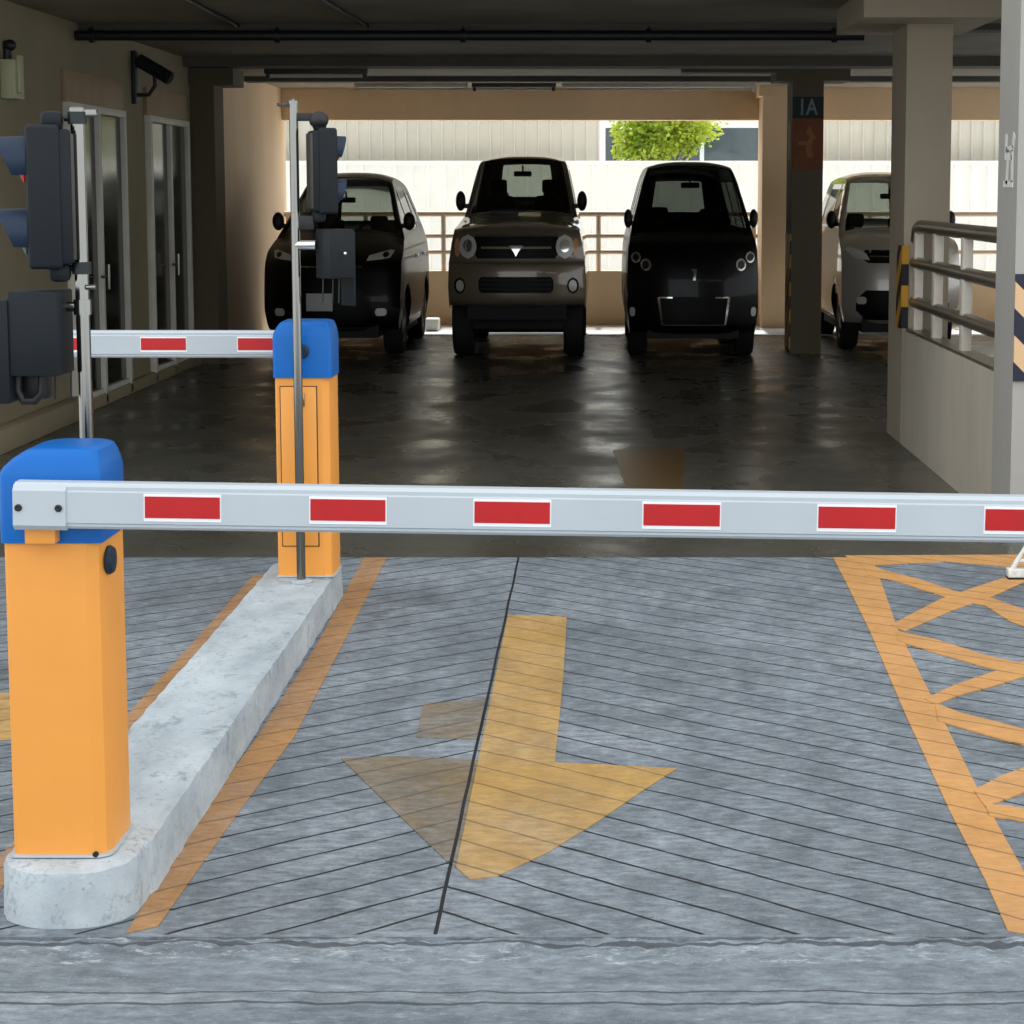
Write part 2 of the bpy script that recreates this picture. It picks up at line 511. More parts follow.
# ------------------------------------------------------------------ setting: ceiling, walls, pillars
CZ = 3.05
CF = 11.4
struct('ceiling', bx((-9, CF, CZ), (9, 26.3, CZ + 0.4)), 'ceiling', 'dark bare concrete garage ceiling', 'ceiling')
struct('beam_front', bx((-9, 15.95, CZ - 0.05), (9, 16.25, CZ)), 'beam_dark')
struct('beam_middle', bx((-9, 19.9, CZ - 0.09), (9, 20.35, CZ)), 'beam_dark')
struct('beam_rear', bx((-9, 23.3, CZ - 0.06), (9, 23.6, CZ)), 'beam_dark')
wl = -4.1
struct('wall_upper', bx((-14, CF, CZ + 0.4), (14, 26.3, 19)), 'grey_pillar', 'upper storeys of the car park', 'building')
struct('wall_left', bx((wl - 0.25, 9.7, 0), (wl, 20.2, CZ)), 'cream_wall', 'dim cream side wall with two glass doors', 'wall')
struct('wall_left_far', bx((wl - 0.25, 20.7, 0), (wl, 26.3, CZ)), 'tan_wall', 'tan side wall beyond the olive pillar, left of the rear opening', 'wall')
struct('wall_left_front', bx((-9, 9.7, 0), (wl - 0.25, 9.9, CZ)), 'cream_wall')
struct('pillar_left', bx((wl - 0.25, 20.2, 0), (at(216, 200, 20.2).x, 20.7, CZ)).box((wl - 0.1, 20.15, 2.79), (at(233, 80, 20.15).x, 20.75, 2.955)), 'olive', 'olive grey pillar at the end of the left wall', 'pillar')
xr = 7.5
# rear opening: lintel, parapet, back column
zl = at(600, 120, 26).z
x0o = wl
struct('wall_back_lintel', bx((wl, 26.0, zl), (9, 26.3, CZ)), 'tan_wall', 'tan beam over the rear opening', 'wall')
zp = at(600, 271, 26).z
struct('wall_right', bx((xr, 10.4, 0), (xr + 0.2, 26.0, zp)).box((xr, 11.4, 2.66), (xr + 0.2, 26.0, CZ)), 'tan_wall')  # unseen side wall, left open above its parapet to let in more skylight
struct('wall_back', bx((x0o, 26.0, 0), (9, 26.2, zp)), 'tan_wall', 'low tan parapet wall behind the parked cars', 'wall')
xa, xb = at(762, 200, 25.4).x, at(791, 200, 25.4).x
struct('pillar_back', bx((xa, 25.4, 0), (xb + 0.06, 26.1, 2.92)).box((xa - 0.05, 25.35, 2.92), (xb + 0.1, 26.1, CZ)), 'tan_wall', 'tan pillar against the parapet right of the black van', 'pillar')
struct('sun_strip_1', bx((x0o, 24.1, 0.0), (xr, 25.98, 0.006)), 'outside_ground', 'concrete strip lightened for the sun patch along the foot of the parapet', 'floor strip')  # floor colour lightened here to whiten the patch of sunlight
struct('baseboard_left', bx((wl, 13.0, 0), (wl + 0.13, 15.6, 0.16), 0.01).box((wl, 15.6, 0), (wl + 0.06, 20.2, 0.1), 0.01), 'cream_wall')

# pillar with the level sign
PY = 21.45
xp0, xp1 = at(791.5, 200, PY).x, at(822.5, 200, PY).x
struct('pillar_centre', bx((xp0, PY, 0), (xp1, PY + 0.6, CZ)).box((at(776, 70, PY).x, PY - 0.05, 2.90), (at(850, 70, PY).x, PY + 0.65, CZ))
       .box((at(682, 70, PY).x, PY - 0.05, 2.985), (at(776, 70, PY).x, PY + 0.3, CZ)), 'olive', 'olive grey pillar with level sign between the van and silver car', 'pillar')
# big pillar at the right
RX = 2.085
xq = at(950, 200, 13.77).x
struct('pillar_right', bx((RX, 13.77, 0), (xq, 14.44, 2.9)).box((1.72, 13.25, 2.87), (2.62, 14.75, CZ)), 'warm_pillar', 'large grey pillar at the far end of the low wall', 'pillar')
struct('pillar_front', bx((RX, 10.06, 0), (RX + 0.62, 10.55, CZ)), 'grey_pillar', 'pale grey pillar at the right edge', 'pillar')
struct('wall_right_low', bx((RX + 0.002, 10.55, 0), (RX + 0.16, 13.77, 0.785)), 'low_wall', 'low stained concrete wall between two pillars under the guard rail', 'wall')
struct('wall_right_front', bx((RX + 0.62, 10.2, 0), (9, 10.4, CZ)), 'grey_pillar')

# ------------------------------------------------------------------ signs and marks on the pillars
sg = thing('level_sign', 'dark teal and orange level sign painted high on the olive pillar', 'sign', ((xp0 + xp1) / 2, PY, 0))
hw = (xp1 - xp0) / 2
za, zb, zc = at(800, 97, PY).z, at(800, 118.5, PY).z, at(800, 170, PY).z
bx((-hw, -0.012, zb), (hw, -0.001, za)).build('header_panel', 'sign_teal', sg)
bx((-hw, -0.012, zc), (hw, -0.001, zb)).build('direction_panel', 'sign_orange', sg)


def text_mesh(name, body, size, mat, parent, M4, bold=0.0, xs=1.0):
    cu = bpy.data.curves.new(name, 'FONT'); cu.body = body; cu.size = size; cu.align_x = 'CENTER'; cu.align_y = 'CENTER'
    cu.extrude = 0.002; cu.offset = bold
    tmp = bpy.data.objects.new(name + '_tmp', cu); COL.objects.link(tmp)
    bpy.context.view_layer.update()
    me = bpy.data.meshes.new_from_object(tmp.evaluated_get(bpy.context.evaluated_depsgraph_get()))
    bpy.data.objects.remove(tmp); bpy.data.curves.remove(cu)
    for v in me.vertices: v.co = M4 @ Vector((v.co.x * xs, v.co.y, v.co.z))
    me.materials.clear(); me.materials.append(M[mat]); me.name = name
    o = bpy.data.objects.new(name, me); COL.objects.link(o); o.parent = parent
    return o


text_mesh('lettering', '1A', 0.235, 'sign_letter', sg, Matrix.Translation((-0.005, -0.014, (za + zb) / 2)) @ Matrix.Rotation(PI / 2, 4, 'X'), 0.004, 0.76)
zm = (zb + zc) / 2 + 0.03
MB().prism([(-.10, zm - .04), (-.02, zm - .04), (-.02, zm - .10), (.0, zm - .17), (.06, zm - .17), (.04, zm - .05), (.06, zm + .03), (.09, zm + .02), (.02, zm + .17), (-.02, zm + .08), (.02, zm + .06), (.0, zm + .0), (-.10, zm + .0)], -0.016, -0.012, (0, 2, 1)).build('arrow_mark', 'sign_arrow', sg)
tag(bx((xp0 - 0.012, PY + 0.02, at(790, 160, PY).z), (xp0 - 0.001, PY + 0.3, at(790, 123, PY).z)).build('wall_plate', 'cream_wall'), 'pale plate fixed high on the left flank of the olive pillar', 'plate')

# corner guards with stripes
def guard(name, label, x, y, z0, z1, wy, wx, mat='hazard_side'):
    g = MB().box((x - 0.014, y - 0.014, z0), (x - 0.001, y + wy, z1)).box((x - 0.014, y - 0.014, z0), (x + wx, y - 0.001, z1)).build(name, mat)
    return tag(g, label, 'corner guard')


guard('corner_guard', 'black and yellow striped guard on the large grey pillar beside the rail', RX, 13.77, 0.80, 1.37, 0.22, 0.035)
guard('corner_guard', 'dark striped guard on the left corner of the sign pillar', xp0, PY, 0.05, 1.28, 0.5, 0.0)
tag(bx((RX + 0.0, 10.045, at(1015, 381, 10.06).z), (RX + 0.5, 10.06, at(1015, 274, 10.06).z)).build('hazard_panel', 'hazard_front'), 'tan and navy striped panel on the pale pillar at the right edge', 'hazard panel')
# white stencil on the left face of the front pillar
ms = MB()
def my(px): return RX * F / (px - CX)
def bar(a, b, w=0.02):
    A = Vector((my(a[0]), at(a[0], a[1], my(a[0])).z)); B = Vector((my(b[0]), at(b[0], b[1], my(b[0])).z))
    d = (B - A).normalized(); n = Vector((-d.y, d.x)) * w / 2
    ms.prism([A + n, A - n, B - n, B + n], RX - 0.003, RX, (1, 2, 0))
for a, b, w in (((1003, 134), (1003, 160), .05), ((1011, 134), (1009.5, 148), .05), ((1003, 150), (1010, 148), .03), ((1005.5, 150), (1004, 184), .05), ((1009, 150), (1009.5, 182), .05), ((1001, 184), (1010.5, 184), .035), ((1006, 158), (1009, 158), .025)): bar(a, b, w)
tag(ms.build('stencil_mark', 'mark_white'), 'white stencilled mark on the pale pillar at the right edge', 'painted mark')

# ------------------------------------------------------------------ rails
# guard rail on the low wall
gr = thing('guard_rail', 'steel guard rail with white posts on the low concrete wall', 'railing', (RX + 0.08, 0, 0.785))
MB().tube([(0, 10.56, .72), (0, 13.55, .72), (0, 13.66, .70), (0, 13.70, .62)], 0.045).build('top_rail', 'rail_steel', gr)
MB().tube([(0, 10.56, .47), (0, 13.75, .47)], 0.042).build('middle_rail', 'rail_steel', gr)
MB().tube([(0, 10.56, .20), (0, 13.75, .20)], 0.042).build('lower_rail', 'rail_steel', gr)
for px in (917.5, 937, 966):
    yv = (RX + 0.08) * F / (px - CX)
    bx((-.03, yv - .045, 0), (.03, yv + .045, .69), .004).build('post', 'rail_white', gr)
bx((-.06, 10.57, 0.0), (.06, 13.74, .02)).build('base_plate', 'rail_steel', gr)
# parapet rails behind the cars
for (xl, xrr, lab) in ((x0o, xa, 'tan three-bar railing on the parapet behind the parked cars'), (xb + 0.06, xr, 'tan three-bar railing on the parapet behind the silver car')):
    pr = thing('parapet_railing', lab, 'railing', ((xl + xrr) / 2, 26.1, zp))
    hl = (xrr - xl) / 2
    for nm, py, r in (('top_rail', 214, .035), ('middle_rail', 236, .03), ('lower_rail', 252, .03)):
        MB().tube([(-hl, 0, at(600, py, 26.1).z - zp), (hl, 0, at(600, py, 26.1).z - zp)], r).build(nm, 'parapet_rail', pr)
    n = max(2, int(round(2 * hl / 1.1)))
    for k in range(n + 1):
        xx = -hl + 0.05 + (2 * hl - 0.1) * k / n
        MB().cyl((xx, 0, 0), (xx, 0, at(600, 214, 26.1).z - zp), .032).build('post', 'parapet_rail', pr)

# ------------------------------------------------------------------ doors, fixtures, pipes
def glass_door(name, y0, y1, label):
    r = thing(name, label, 'door', (wl, (y0 + y1) / 2, 0)); r['kind'] = 'structure'
    h = (y1 - y0) / 2; zt = 2.36
    f = MB()
    for yy in (-h, 0, h): f.box((0.0, yy - .035, 0.02), (.06, yy + .035, zt), .004)
    f.box((0, -h - .035, zt), (.06, h + .035, zt + .06), .004).box((0, -h, .02), (.05, h, .14))
    f.build('door_frame', 'frame_white', r)
    bx((.005, -h + .03, .12), (.02, -.03, zt)).build('door_leaf', 'door_glass', r)
    bx((.005, .03, .12), (.02, h - .03, zt)).build('door_leaf', 'door_glass', r)
    bx((0.0, -h - .05, zt + .06), (.035, h + .05, zt + .31), .006).build('header_panel', 'header', r)
    MB().cyl((.05, -.06, 1.05), (.11, -.06, 1.05), .012).cyl((.11, -.06, .95), (.11, -.06, 1.15), .014).build('door_handle', 'steel', r)
    return r


glass_door('door_1', 15.45, 17.2, 'glass double door in white frame nearest the traffic light post')
glass_door('door_2', 18.2, 19.85, 'glass double door in white frame beside the olive pillar')

cv = thing('security_camera', 'dark bullet security camera on the left wall above the doors', 'camera', (wl, 17.75, 2.78))
bx((0, -.05, -.28), (.04, .05, .18), .004).build('mounting_plate', 'black', cv)
MB().tube([(.04, 0, -.20), (.14, 0, -.20), (.2, -.01, -.12), (.2, -.02, -.03)], .018).build('bracket', 'black', cv)
MB().cyl((.06, .0, .10), (.34, -.06, -.06), .06, 20).build('housing', 'dark_plastic', cv)
MB().cyl((.338, -.06, -.058), (.352, -.063, -.066), .045, 20).build('lens', 'black', cv)
ab = thing('alarm_box', 'beige alarm box high on the left wall', 'box', (wl, 13.95, 2.37))
bx((0, -.12, 0), (.10, .12, .27), .012).build('body', 'beige_box', ab)
bx((.10, -.07, .04), (.125, .03, .30), .01).build('cover', 'beige_box', ab)
MB().cyl((.02, 0, .27), (.02, 0, .36), .03).ellipsoid((.04, 0, .37), (.045, .045, .04)).build('lamp', 'black', ab)

pp = thing('overhead_pipe', 'black pipe hung across the garage ceiling', 'pipe', (0, 15.86, 2.95))
xl_, xr_ = at(68, 35, 16.1).x, at(860, 35, 16.1).x
MB().tube([(xl_, 0, 0), (xr_, 0, 0)], .04).build('pipe', 'pipe_black', pp)
for k in range(5):
    xx = xl_ + 0.25 + k * 1.45
    MB().lathe((xx, 0, 0), (1, 0, 0), [(.04, -.02), (.056, -.02), (.056, .02), (.04, .02)]).cyl((xx, 0, .05), (xx, 0, .07), .008).build('clamp', 'pipe_black', pp)
MB().tube([(xl_ + .0, 0, 0), (xl_ - .06, 0, -.02), (xl_ - .06, 0, -.16), (xl_ - .09, 0, -.24)], .035).build('elbow', 'pipe_black', pp)
tag(MB().tube([(at(180, 10, 13.5).x, 13.3, CZ - .02), (at(235, 28, 15.8).x, 15.9, CZ - .02)], .018).build('conduit', 'pipe_black'), 'short thin conduit running along the ceiling on the left', 'conduit')
tag(MB().tube([(at(325, 5, 14).x, 13.2, CZ - .02), (at(452, 88, 25).x, 15.94, CZ - .02)], .016).build('conduit', 'pipe_black'), 'long thin conduit slanting along the ceiling near the middle', 'conduit')


def batten(x0, x1, Y, z, lab, mat):
    b = thing('ceiling_light', lab, 'light fixture', ((x0 + x1) / 2, Y, z), 0)
    h = (x1 - x0) / 2
    bx((-h, -.07, 0), (h, .07, .06), .008).build('housing', mat, b)
    MB().cyl((-h + .04, 0, -.02), (h - .04, 0, -.02), .016).build('tube', 'lamp_white', b)
    for s in (-1, 1): bx((s * (h - .03) - .02, -.025, -.045), (s * (h - .03) + .02, .025, 0.0)).build('lamp_holder', mat, b)
    return b


batten(at(265, 70, 20.6).x, at(368, 70, 20.6).x, 20.6, CZ - .13, 'dark ceiling light batten above the left black car', 'lamp_metal')
batten(at(472, 92, 24.3).x, at(556, 92, 24.3).x, 24.3, CZ - .075, 'dark ceiling light batten above the pickup truck', 'lamp_metal')
batten(at(355, 92, 24.3).x, at(468, 92, 24.3).x, 24.3, CZ - .075, 'pale ceiling light batten left of the dark one over the opening', 'lamp_white')
batten(at(562, 92, 24.3).x, at(756, 92, 24.3).x, 24.3, CZ - .075, 'long pale ceiling light batten above the black van', 'lamp_white')

tag(bx((at(425, 320, 24.9).x, 24.8, 0.0125), (at(439, 320, 24.9).x, 25.1, 0.16), .02).build('wheel_stop', 'kerb_white'), 'small pale wheel stop beside the left black car', 'wheel stop')

# ------------------------------------------------------------------ outside
def sheet(name, label, x0, x1, z0, z1, Y, mat, pitch, depth):
    r = thing(name, label, 'fence', ((x0 + x1) / 2, Y, z0))
    prof = []
    h = (x1 - x0) / 2; x = -h
    while x < h - 1e-6:
        prof += [(x, 0), (x + pitch * .80, 0), (x + pitch * .86, -depth), (x + pitch * .94, -depth)]
        x += pitch
    prof.append((h, 0))
    prof = [(min(px, h), py) for px, py in prof]
    mb = MB()
    A = [mb.bm.verts.new((px, py, 0)) for px, py in prof]; B = [mb.bm.verts.new((px, py, z1 - z0)) for px, py in prof]
    C = [mb.bm.verts.new((px, .03, 0)) for px, py in prof]; D = [mb.bm.verts.new((px, .03, z1 - z0)) for px, py in prof]
    for k in range(len(prof) - 1):
        if prof[k + 1][0] - prof[k][0] < 1e-7: continue
        mb.bm.faces.new((A[k], A[k + 1], B[k + 1], B[k])); mb.bm.faces.new((B[k], B[k + 1], D[k + 1], D[k])); mb.bm.faces.new((C[k + 1], C[k], D[k], D[k + 1]))
    mb.build('sheeting', mat, r, 20)
    return r


zt = at(600, 162, 33).z
f1 = sheet('metal_fence', 'bright white ribbed metal fence across the yard behind the garage', -9, 11, 0, zt, 33, 'fence_low', .27, .055)
bx((-10, -.05, zt - .05), (10, .05, zt + .02)).build('top_rail', 'fence_low', f1)
f2 = sheet('metal_cladding', 'grey ribbed metal cladding standing behind the white fence on the left', -9, at(600, 140, 33.5).x, 0.3, 4.6, 33.5, 'fence_high', .20, .05)
f3 = sheet('metal_cladding', 'grey ribbed metal cladding standing behind the white fence on the right', at(768, 140, 33.5).x, 11, 0.3, 4.6, 33.5, 'fence_high', .20, .05)
for f_, h_ in ((f2, (at(600, 140, 33.5).x + 9) / 2), (f3, (11 - at(768, 140, 33.5).x) / 2)):
    for s in (-1, 1): bx((s * (h_ - .06) - .05, .03, -.3), (s * (h_ - .06) + .05, .13, 4.3)).build('post', 'fence_high', f_)

bus = thing('bus', 'white bus with dark side windows beyond the fence', 'bus', (at(690, 140, 37.0).x, 37.0, 0))
bw = 1.62
ring = lambda y, ins: [(-bw - .6 + ins, y, .45 + ins), (bw - ins, y, .45 + ins), (bw + .06 - ins, y, 1.4), (bw - ins, y, 2.75), (bw - .12 - ins, y, 3.05 - ins), (bw - .4 - ins, y, 3.18 - ins), (-bw - .6 + ins, y, 3.18 - ins)]
MB().loft([ring(0, .05), ring(.05, 0), ring(2.2, 0), ring(2.25, .05)]).build('body', 'bus_body', bus)
for (xa_, xb_) in ((-1.55, -1.30), (-.55, .18), (.26, 1.36)):
    bx((xa_, -.02, 2.12), (xb_, .02, 2.88), .008).build('window', 'bus_glass', bus)
bx((-.75, -.03, 2.92), (.35, .0, 3.04)).build('destination_panel', 'bus_teal', bus)
for xx in (-1.3, 1.0):
    w = MB().lathe((xx, -.02, .45), (0, 1, 0), [(0, 0), (.25, 0), (.42, .03), (.45, .08), (.45, .22), (.42, .26), (0, .26)]).build('wheel', 'rubber', bus)

tr = thing('tree', 'leafy yellow green tree growing beyond the white fence', 'tree', (at(660, 140, 34.6).x, 34.6, 0))
mb = MB().tube([(0, 0, 0), (.03, .02, 1.0), (-.02, 0, 1.8), (.02, 0, 2.5)], .06)
for dx, dz, dy in ((-.5, 2.6, .1), (.5, 2.7, -.1), (-.25, 2.9, -.2), (.3, 3.0, .2), (.75, 2.75, 0)):
    mb.tube([(0, 0, 1.7), (dx * .5, dy, 2.2), (dx, dy, dz)], .02, 8)
mb.build('trunk', 'bark', tr)
lf = MB(); random.seed(5)
for cx_, cz_, rr, cnt in ((-.45, 2.75, .36, 700), (0, 2.85, .5, 1000), (.4, 2.65, .34, 650), (-.2, 2.45, .4, 800), (.78, 2.82, .26, 200), (.2, 3.2, .4, 320), (-.6, 2.4, .22, 120), (-.62, 2.05, .16, 50)):
    for k in range(int(cnt * 1.5)):
        d = Vector((random.gauss(0, 1), random.gauss(0, 1), random.gauss(0, 1))).normalized() * rr * (random.random() ** .4) * random.choice((1, 1, 1, 1.15, 1.3))
        p = Vector((cx_, 0, cz_)) + Vector((d.x, d.y * 1.1, d.z * .9))
        a = Vector((random.uniform(-1, 1), random.uniform(-1, 1), random.uniform(-.7, .3))).normalized()
        b = a.orthogonal().normalized(); b = (Matrix.Rotation(random.uniform(0, 6.3), 3, a) @ b)
        L, W_ = random.uniform(.06, .11), random.uniform(.024, .042)
        q = [p, p + a * L * .5 + b * W_, p + a * L, p + a * L * .5 - b * W_]
        lf.bm.faces.new([lf.bm.verts.new(v) for v in q])
fo = lf.build('foliage', 'leaf', tr)

# ------------------------------------------------------------------ floor paint
def painted(name, label, polys, mat, cat='road marking', z=0.0, parent=None, th=0.003):
    mb = MB()
    for k, q in enumerate(polys):
        pts = [gp(px, py) for px, py in q]
        ends = [i for i, (px, py) in enumerate(q) if px == 1040]
        if len(ends) == 2:      # diagonals of the box run on to its far border
            i, j = ends
            d = ((pts[i] - pts[i - 1]).normalized() + (pts[j] - pts[(j + 1) % len(q)]).normalized()).normalized()
            if k == 1: d = Vector((1, 0, 0))
            for e in ends: pts[e] = pts[e] + d * ((2.25 - pts[e].x) / d.x)
        mb.prism([(p.x, p.y) for p in pts], z + 0.0004 + .0001 * k, z + th + .0005 * k)
    if name == 'hatched_box': mb.prism([(2.2, 4.62), (2.3, 4.62), (2.3, 9.42), (2.2, 9.42)], z + .0004, z + th + .006)
    o = mb.build(name, mat, parent)
    if parent is None: tag(o, label, cat)
    return o


def strip(pts, w):
    """polyline of pixels -> quad list in pixels is awkward; build directly in metres"""
    return pts


ar = thing('painted_arrow', 'ochre arrow painted on the ramp pointing towards the street', 'road marking', (0, 0, 0))
painted('arrow_head_and_shaft', None, [[(508, 615.5), (567, 617), (563, 680), (555, 763), (677, 769), (640, 793), (595, 824), (548, 853), (497, 877), (470, 880), (456, 868), (478, 762)]], 'arrow', parent=ar)
o = painted('faded_wing', None, [[(341, 759), (400, 757), (478, 761), (456, 867), (447, 862), (395, 812)]], 'arrow_old', parent=ar); o['label'] = 'faded brown left wing'
painted('paint_patch', 'small faded ochre patch left of the arrow shaft', [[(423, 706), (486, 698), (478, 740), (416, 738)]], 'arrow_old')


def ground_line(name, label, segs, mat):
    """segs: (x0,y0,x1,y1,width) in metres"""
    mb = MB()
    for k, (a, b, w0, w1) in enumerate(segs):
        A, B = Vector((a[0], a[1])), Vector((b[0], b[1]))
        d = (B - A).normalized(); n = Vector((-d.y, d.x))
        mb.prism([A + n * w0 / 2, A - n * w0 / 2, B - n * w1 / 2, B + n * w1 / 2], 0.0005, 0.003 + 0.0003 * k)
    return tag(mb.build(name, mat), label, 'road marking')


painted('kerb_line', 'orange line painted along the right foot of the kerb island', [[(364, 558), (387, 558), (340, 650), (295, 736), (237, 815), (158, 927), (126, 934), (196, 822), (257, 738), (314, 650)]], 'line_old')
ground_line('kerb_line', 'orange line painted along the left foot of the kerb island', [((-1.545, 4.65), (-1.545, 9.0), .075, .075)], 'line_old')
g2 = lambda x, y: (gp(x, y).x, gp(x, y).y)
painted('old_arrow', 'worn ochre marking in the exit lane left of the orange cabinet', [[(-60, 690), (12, 694), (14, 740), (-60, 745)]], 'arrow')
painted('hatched_box', 'orange hatched box marking beside the lane at the right', [
    [(833, 558), (872, 558), (884, 590), (897, 628), (936, 706), (978, 790), (1026, 876), (1060, 940), (1008, 932), (985, 880), (950, 812), (905, 714), (870, 632), (847, 585)],
    [(845, 556), (1040, 555), (1040, 568), (1005, 567), (950, 562), (860, 566)],
    [(860, 562), (885, 571), (920, 580), (956, 592), (990, 598), (1040, 617), (1040, 632), (1010, 622), (985, 606), (956, 601), (900, 583), (868, 576)],
    [(890, 626), (940, 600), (975, 588), (1009, 577), (1030, 570), (1030, 580), (995, 596), (950, 612), (905, 632)],
    [(896, 632), (935, 640), (985, 656), (1040, 668), (1040, 682), (985, 668), (930, 652), (898, 642)],
    [(925, 700), (955, 686), (990, 674), (1040, 652), (1040, 676), (990, 688), (960, 696), (935, 706)],
    [(935, 704), (960, 714), (1000, 724), (1040, 736), (1040, 750), (1000, 740), (958, 728), (938, 722)],
    [(974, 792), (1000, 778), (1040, 763), (1040, 788), (1008, 800), (985, 808)],
    [(985, 806), (1010, 808), (1040, 814), (1040, 826), (1010, 820), (990, 818)],
], 'line_orange')
painted('floor_patch', 'worn brown patch painted on the dark garage floor', [[(613, 450), (685, 448), (682, 492), (628, 492)]], 'floor_mark')

# ------------------------------------------------------------------ kerb island
isl = MB()
IZ = 0.14
def rounded(x0, x1, y0, y1, r0, r1, n=10):
    """outline with a rounded near end (radius r0) and far end (r1)"""
    p = []
    for (cx_, cy_, a0, r) in ((x1 - r0, y0 + r0, -PI / 2, r0), (x1 - r1, y1 - r1, 0, r1), (x0 + r1, y1 - r1, PI / 2, r1), (x0 + r0, y0 + r0, PI, r0)):
        for k in range(n + 1):
            a = a0 + PI / 2 * k / n
            p.append((cx_ + r * math.cos(a), cy_ + r * math.sin(a)))
    return p
def off(poly, d, cx_, cy_):
    return [(cx_ + (x - cx_) * (1 - d / .2), cy_ + (y - cy_) * (1 - d / max(.2, abs(y - cy_)))) for x, y in poly]
random.seed(11)
def rings(poly, z, bev, wob):
    c = (sum(p[0] for p in poly) / len(poly), sum(p[1] for p in poly) / len(poly))
    out = []
    for zz, inset in ((0, -.001), (.02, 0), (z - bev, .004), (z - bev * .3, bev * .3), (z, bev)):
        r = []
        for k, (x, y) in enumerate(poly):
            px, py = poly[k - 1]; nx, ny = poly[(k + 1) % len(poly)]
            t_ = Vector((nx - px, ny - py)).normalized(); nrm = Vector((-t_.y, t_.x))
            q = Vector((x, y)) + nrm * (inset + random.uniform(-1, 1) * wob)
            r.append((q.x, q.y, max(0, zz + (random.uniform(-1, 1) * wob * .6 if zz > .03 else 0))))
        out.append(r)
    return out
def densify(poly, step):
    o_ = []
    for k, a in enumerate(poly):
        b = poly[(k + 1) % len(poly)]; d = math.dist(a, b); n = max(1, int(d / step))
        for j in range(n): o_.append((a[0] + (b[0] - a[0]) * j / n, a[1] + (b[1] - a[1]) * j / n))
    return o_
isl.loft(rings(densify(rounded(-1.425, -1.115, 4.80, 8.65, .06, .13), .06), IZ, .02, .003))
io = isl.build('kerb_island', 'island', None, 40)
tag(io, 'long chipped white concrete kerb island between the two lanes', 'kerb')
pl = MB(); pl.loft(rings(densify(rounded(-1.458, -1.125, 4.60, 4.98, .15, .10), .03), IZ - .001, .022, .003))
pl_o = pl.build('plinth', 'island', io, 40)

# ------------------------------------------------------------------ barrier cabinets
def cabinet_rings(w, d, ch, z0, z1, n=4):
    """rectangular outline with chamfered right front corner"""
    hw_, hd = w / 2, d / 2
    p = [(-hw_ + .008, -hd), (hw_ - ch, -hd), (hw_ - ch * .25, -hd + ch * .5), (hw_, -hd + ch * 1.3), (hw_, hd - .008), (hw_ - .008, hd), (-hw_ + .008, hd), (-hw_, hd - .008), (-hw_, -hd + .008)]
    return [[(x, y, z0) for x, y in p], [(x, y, z1) for x, y in p]]


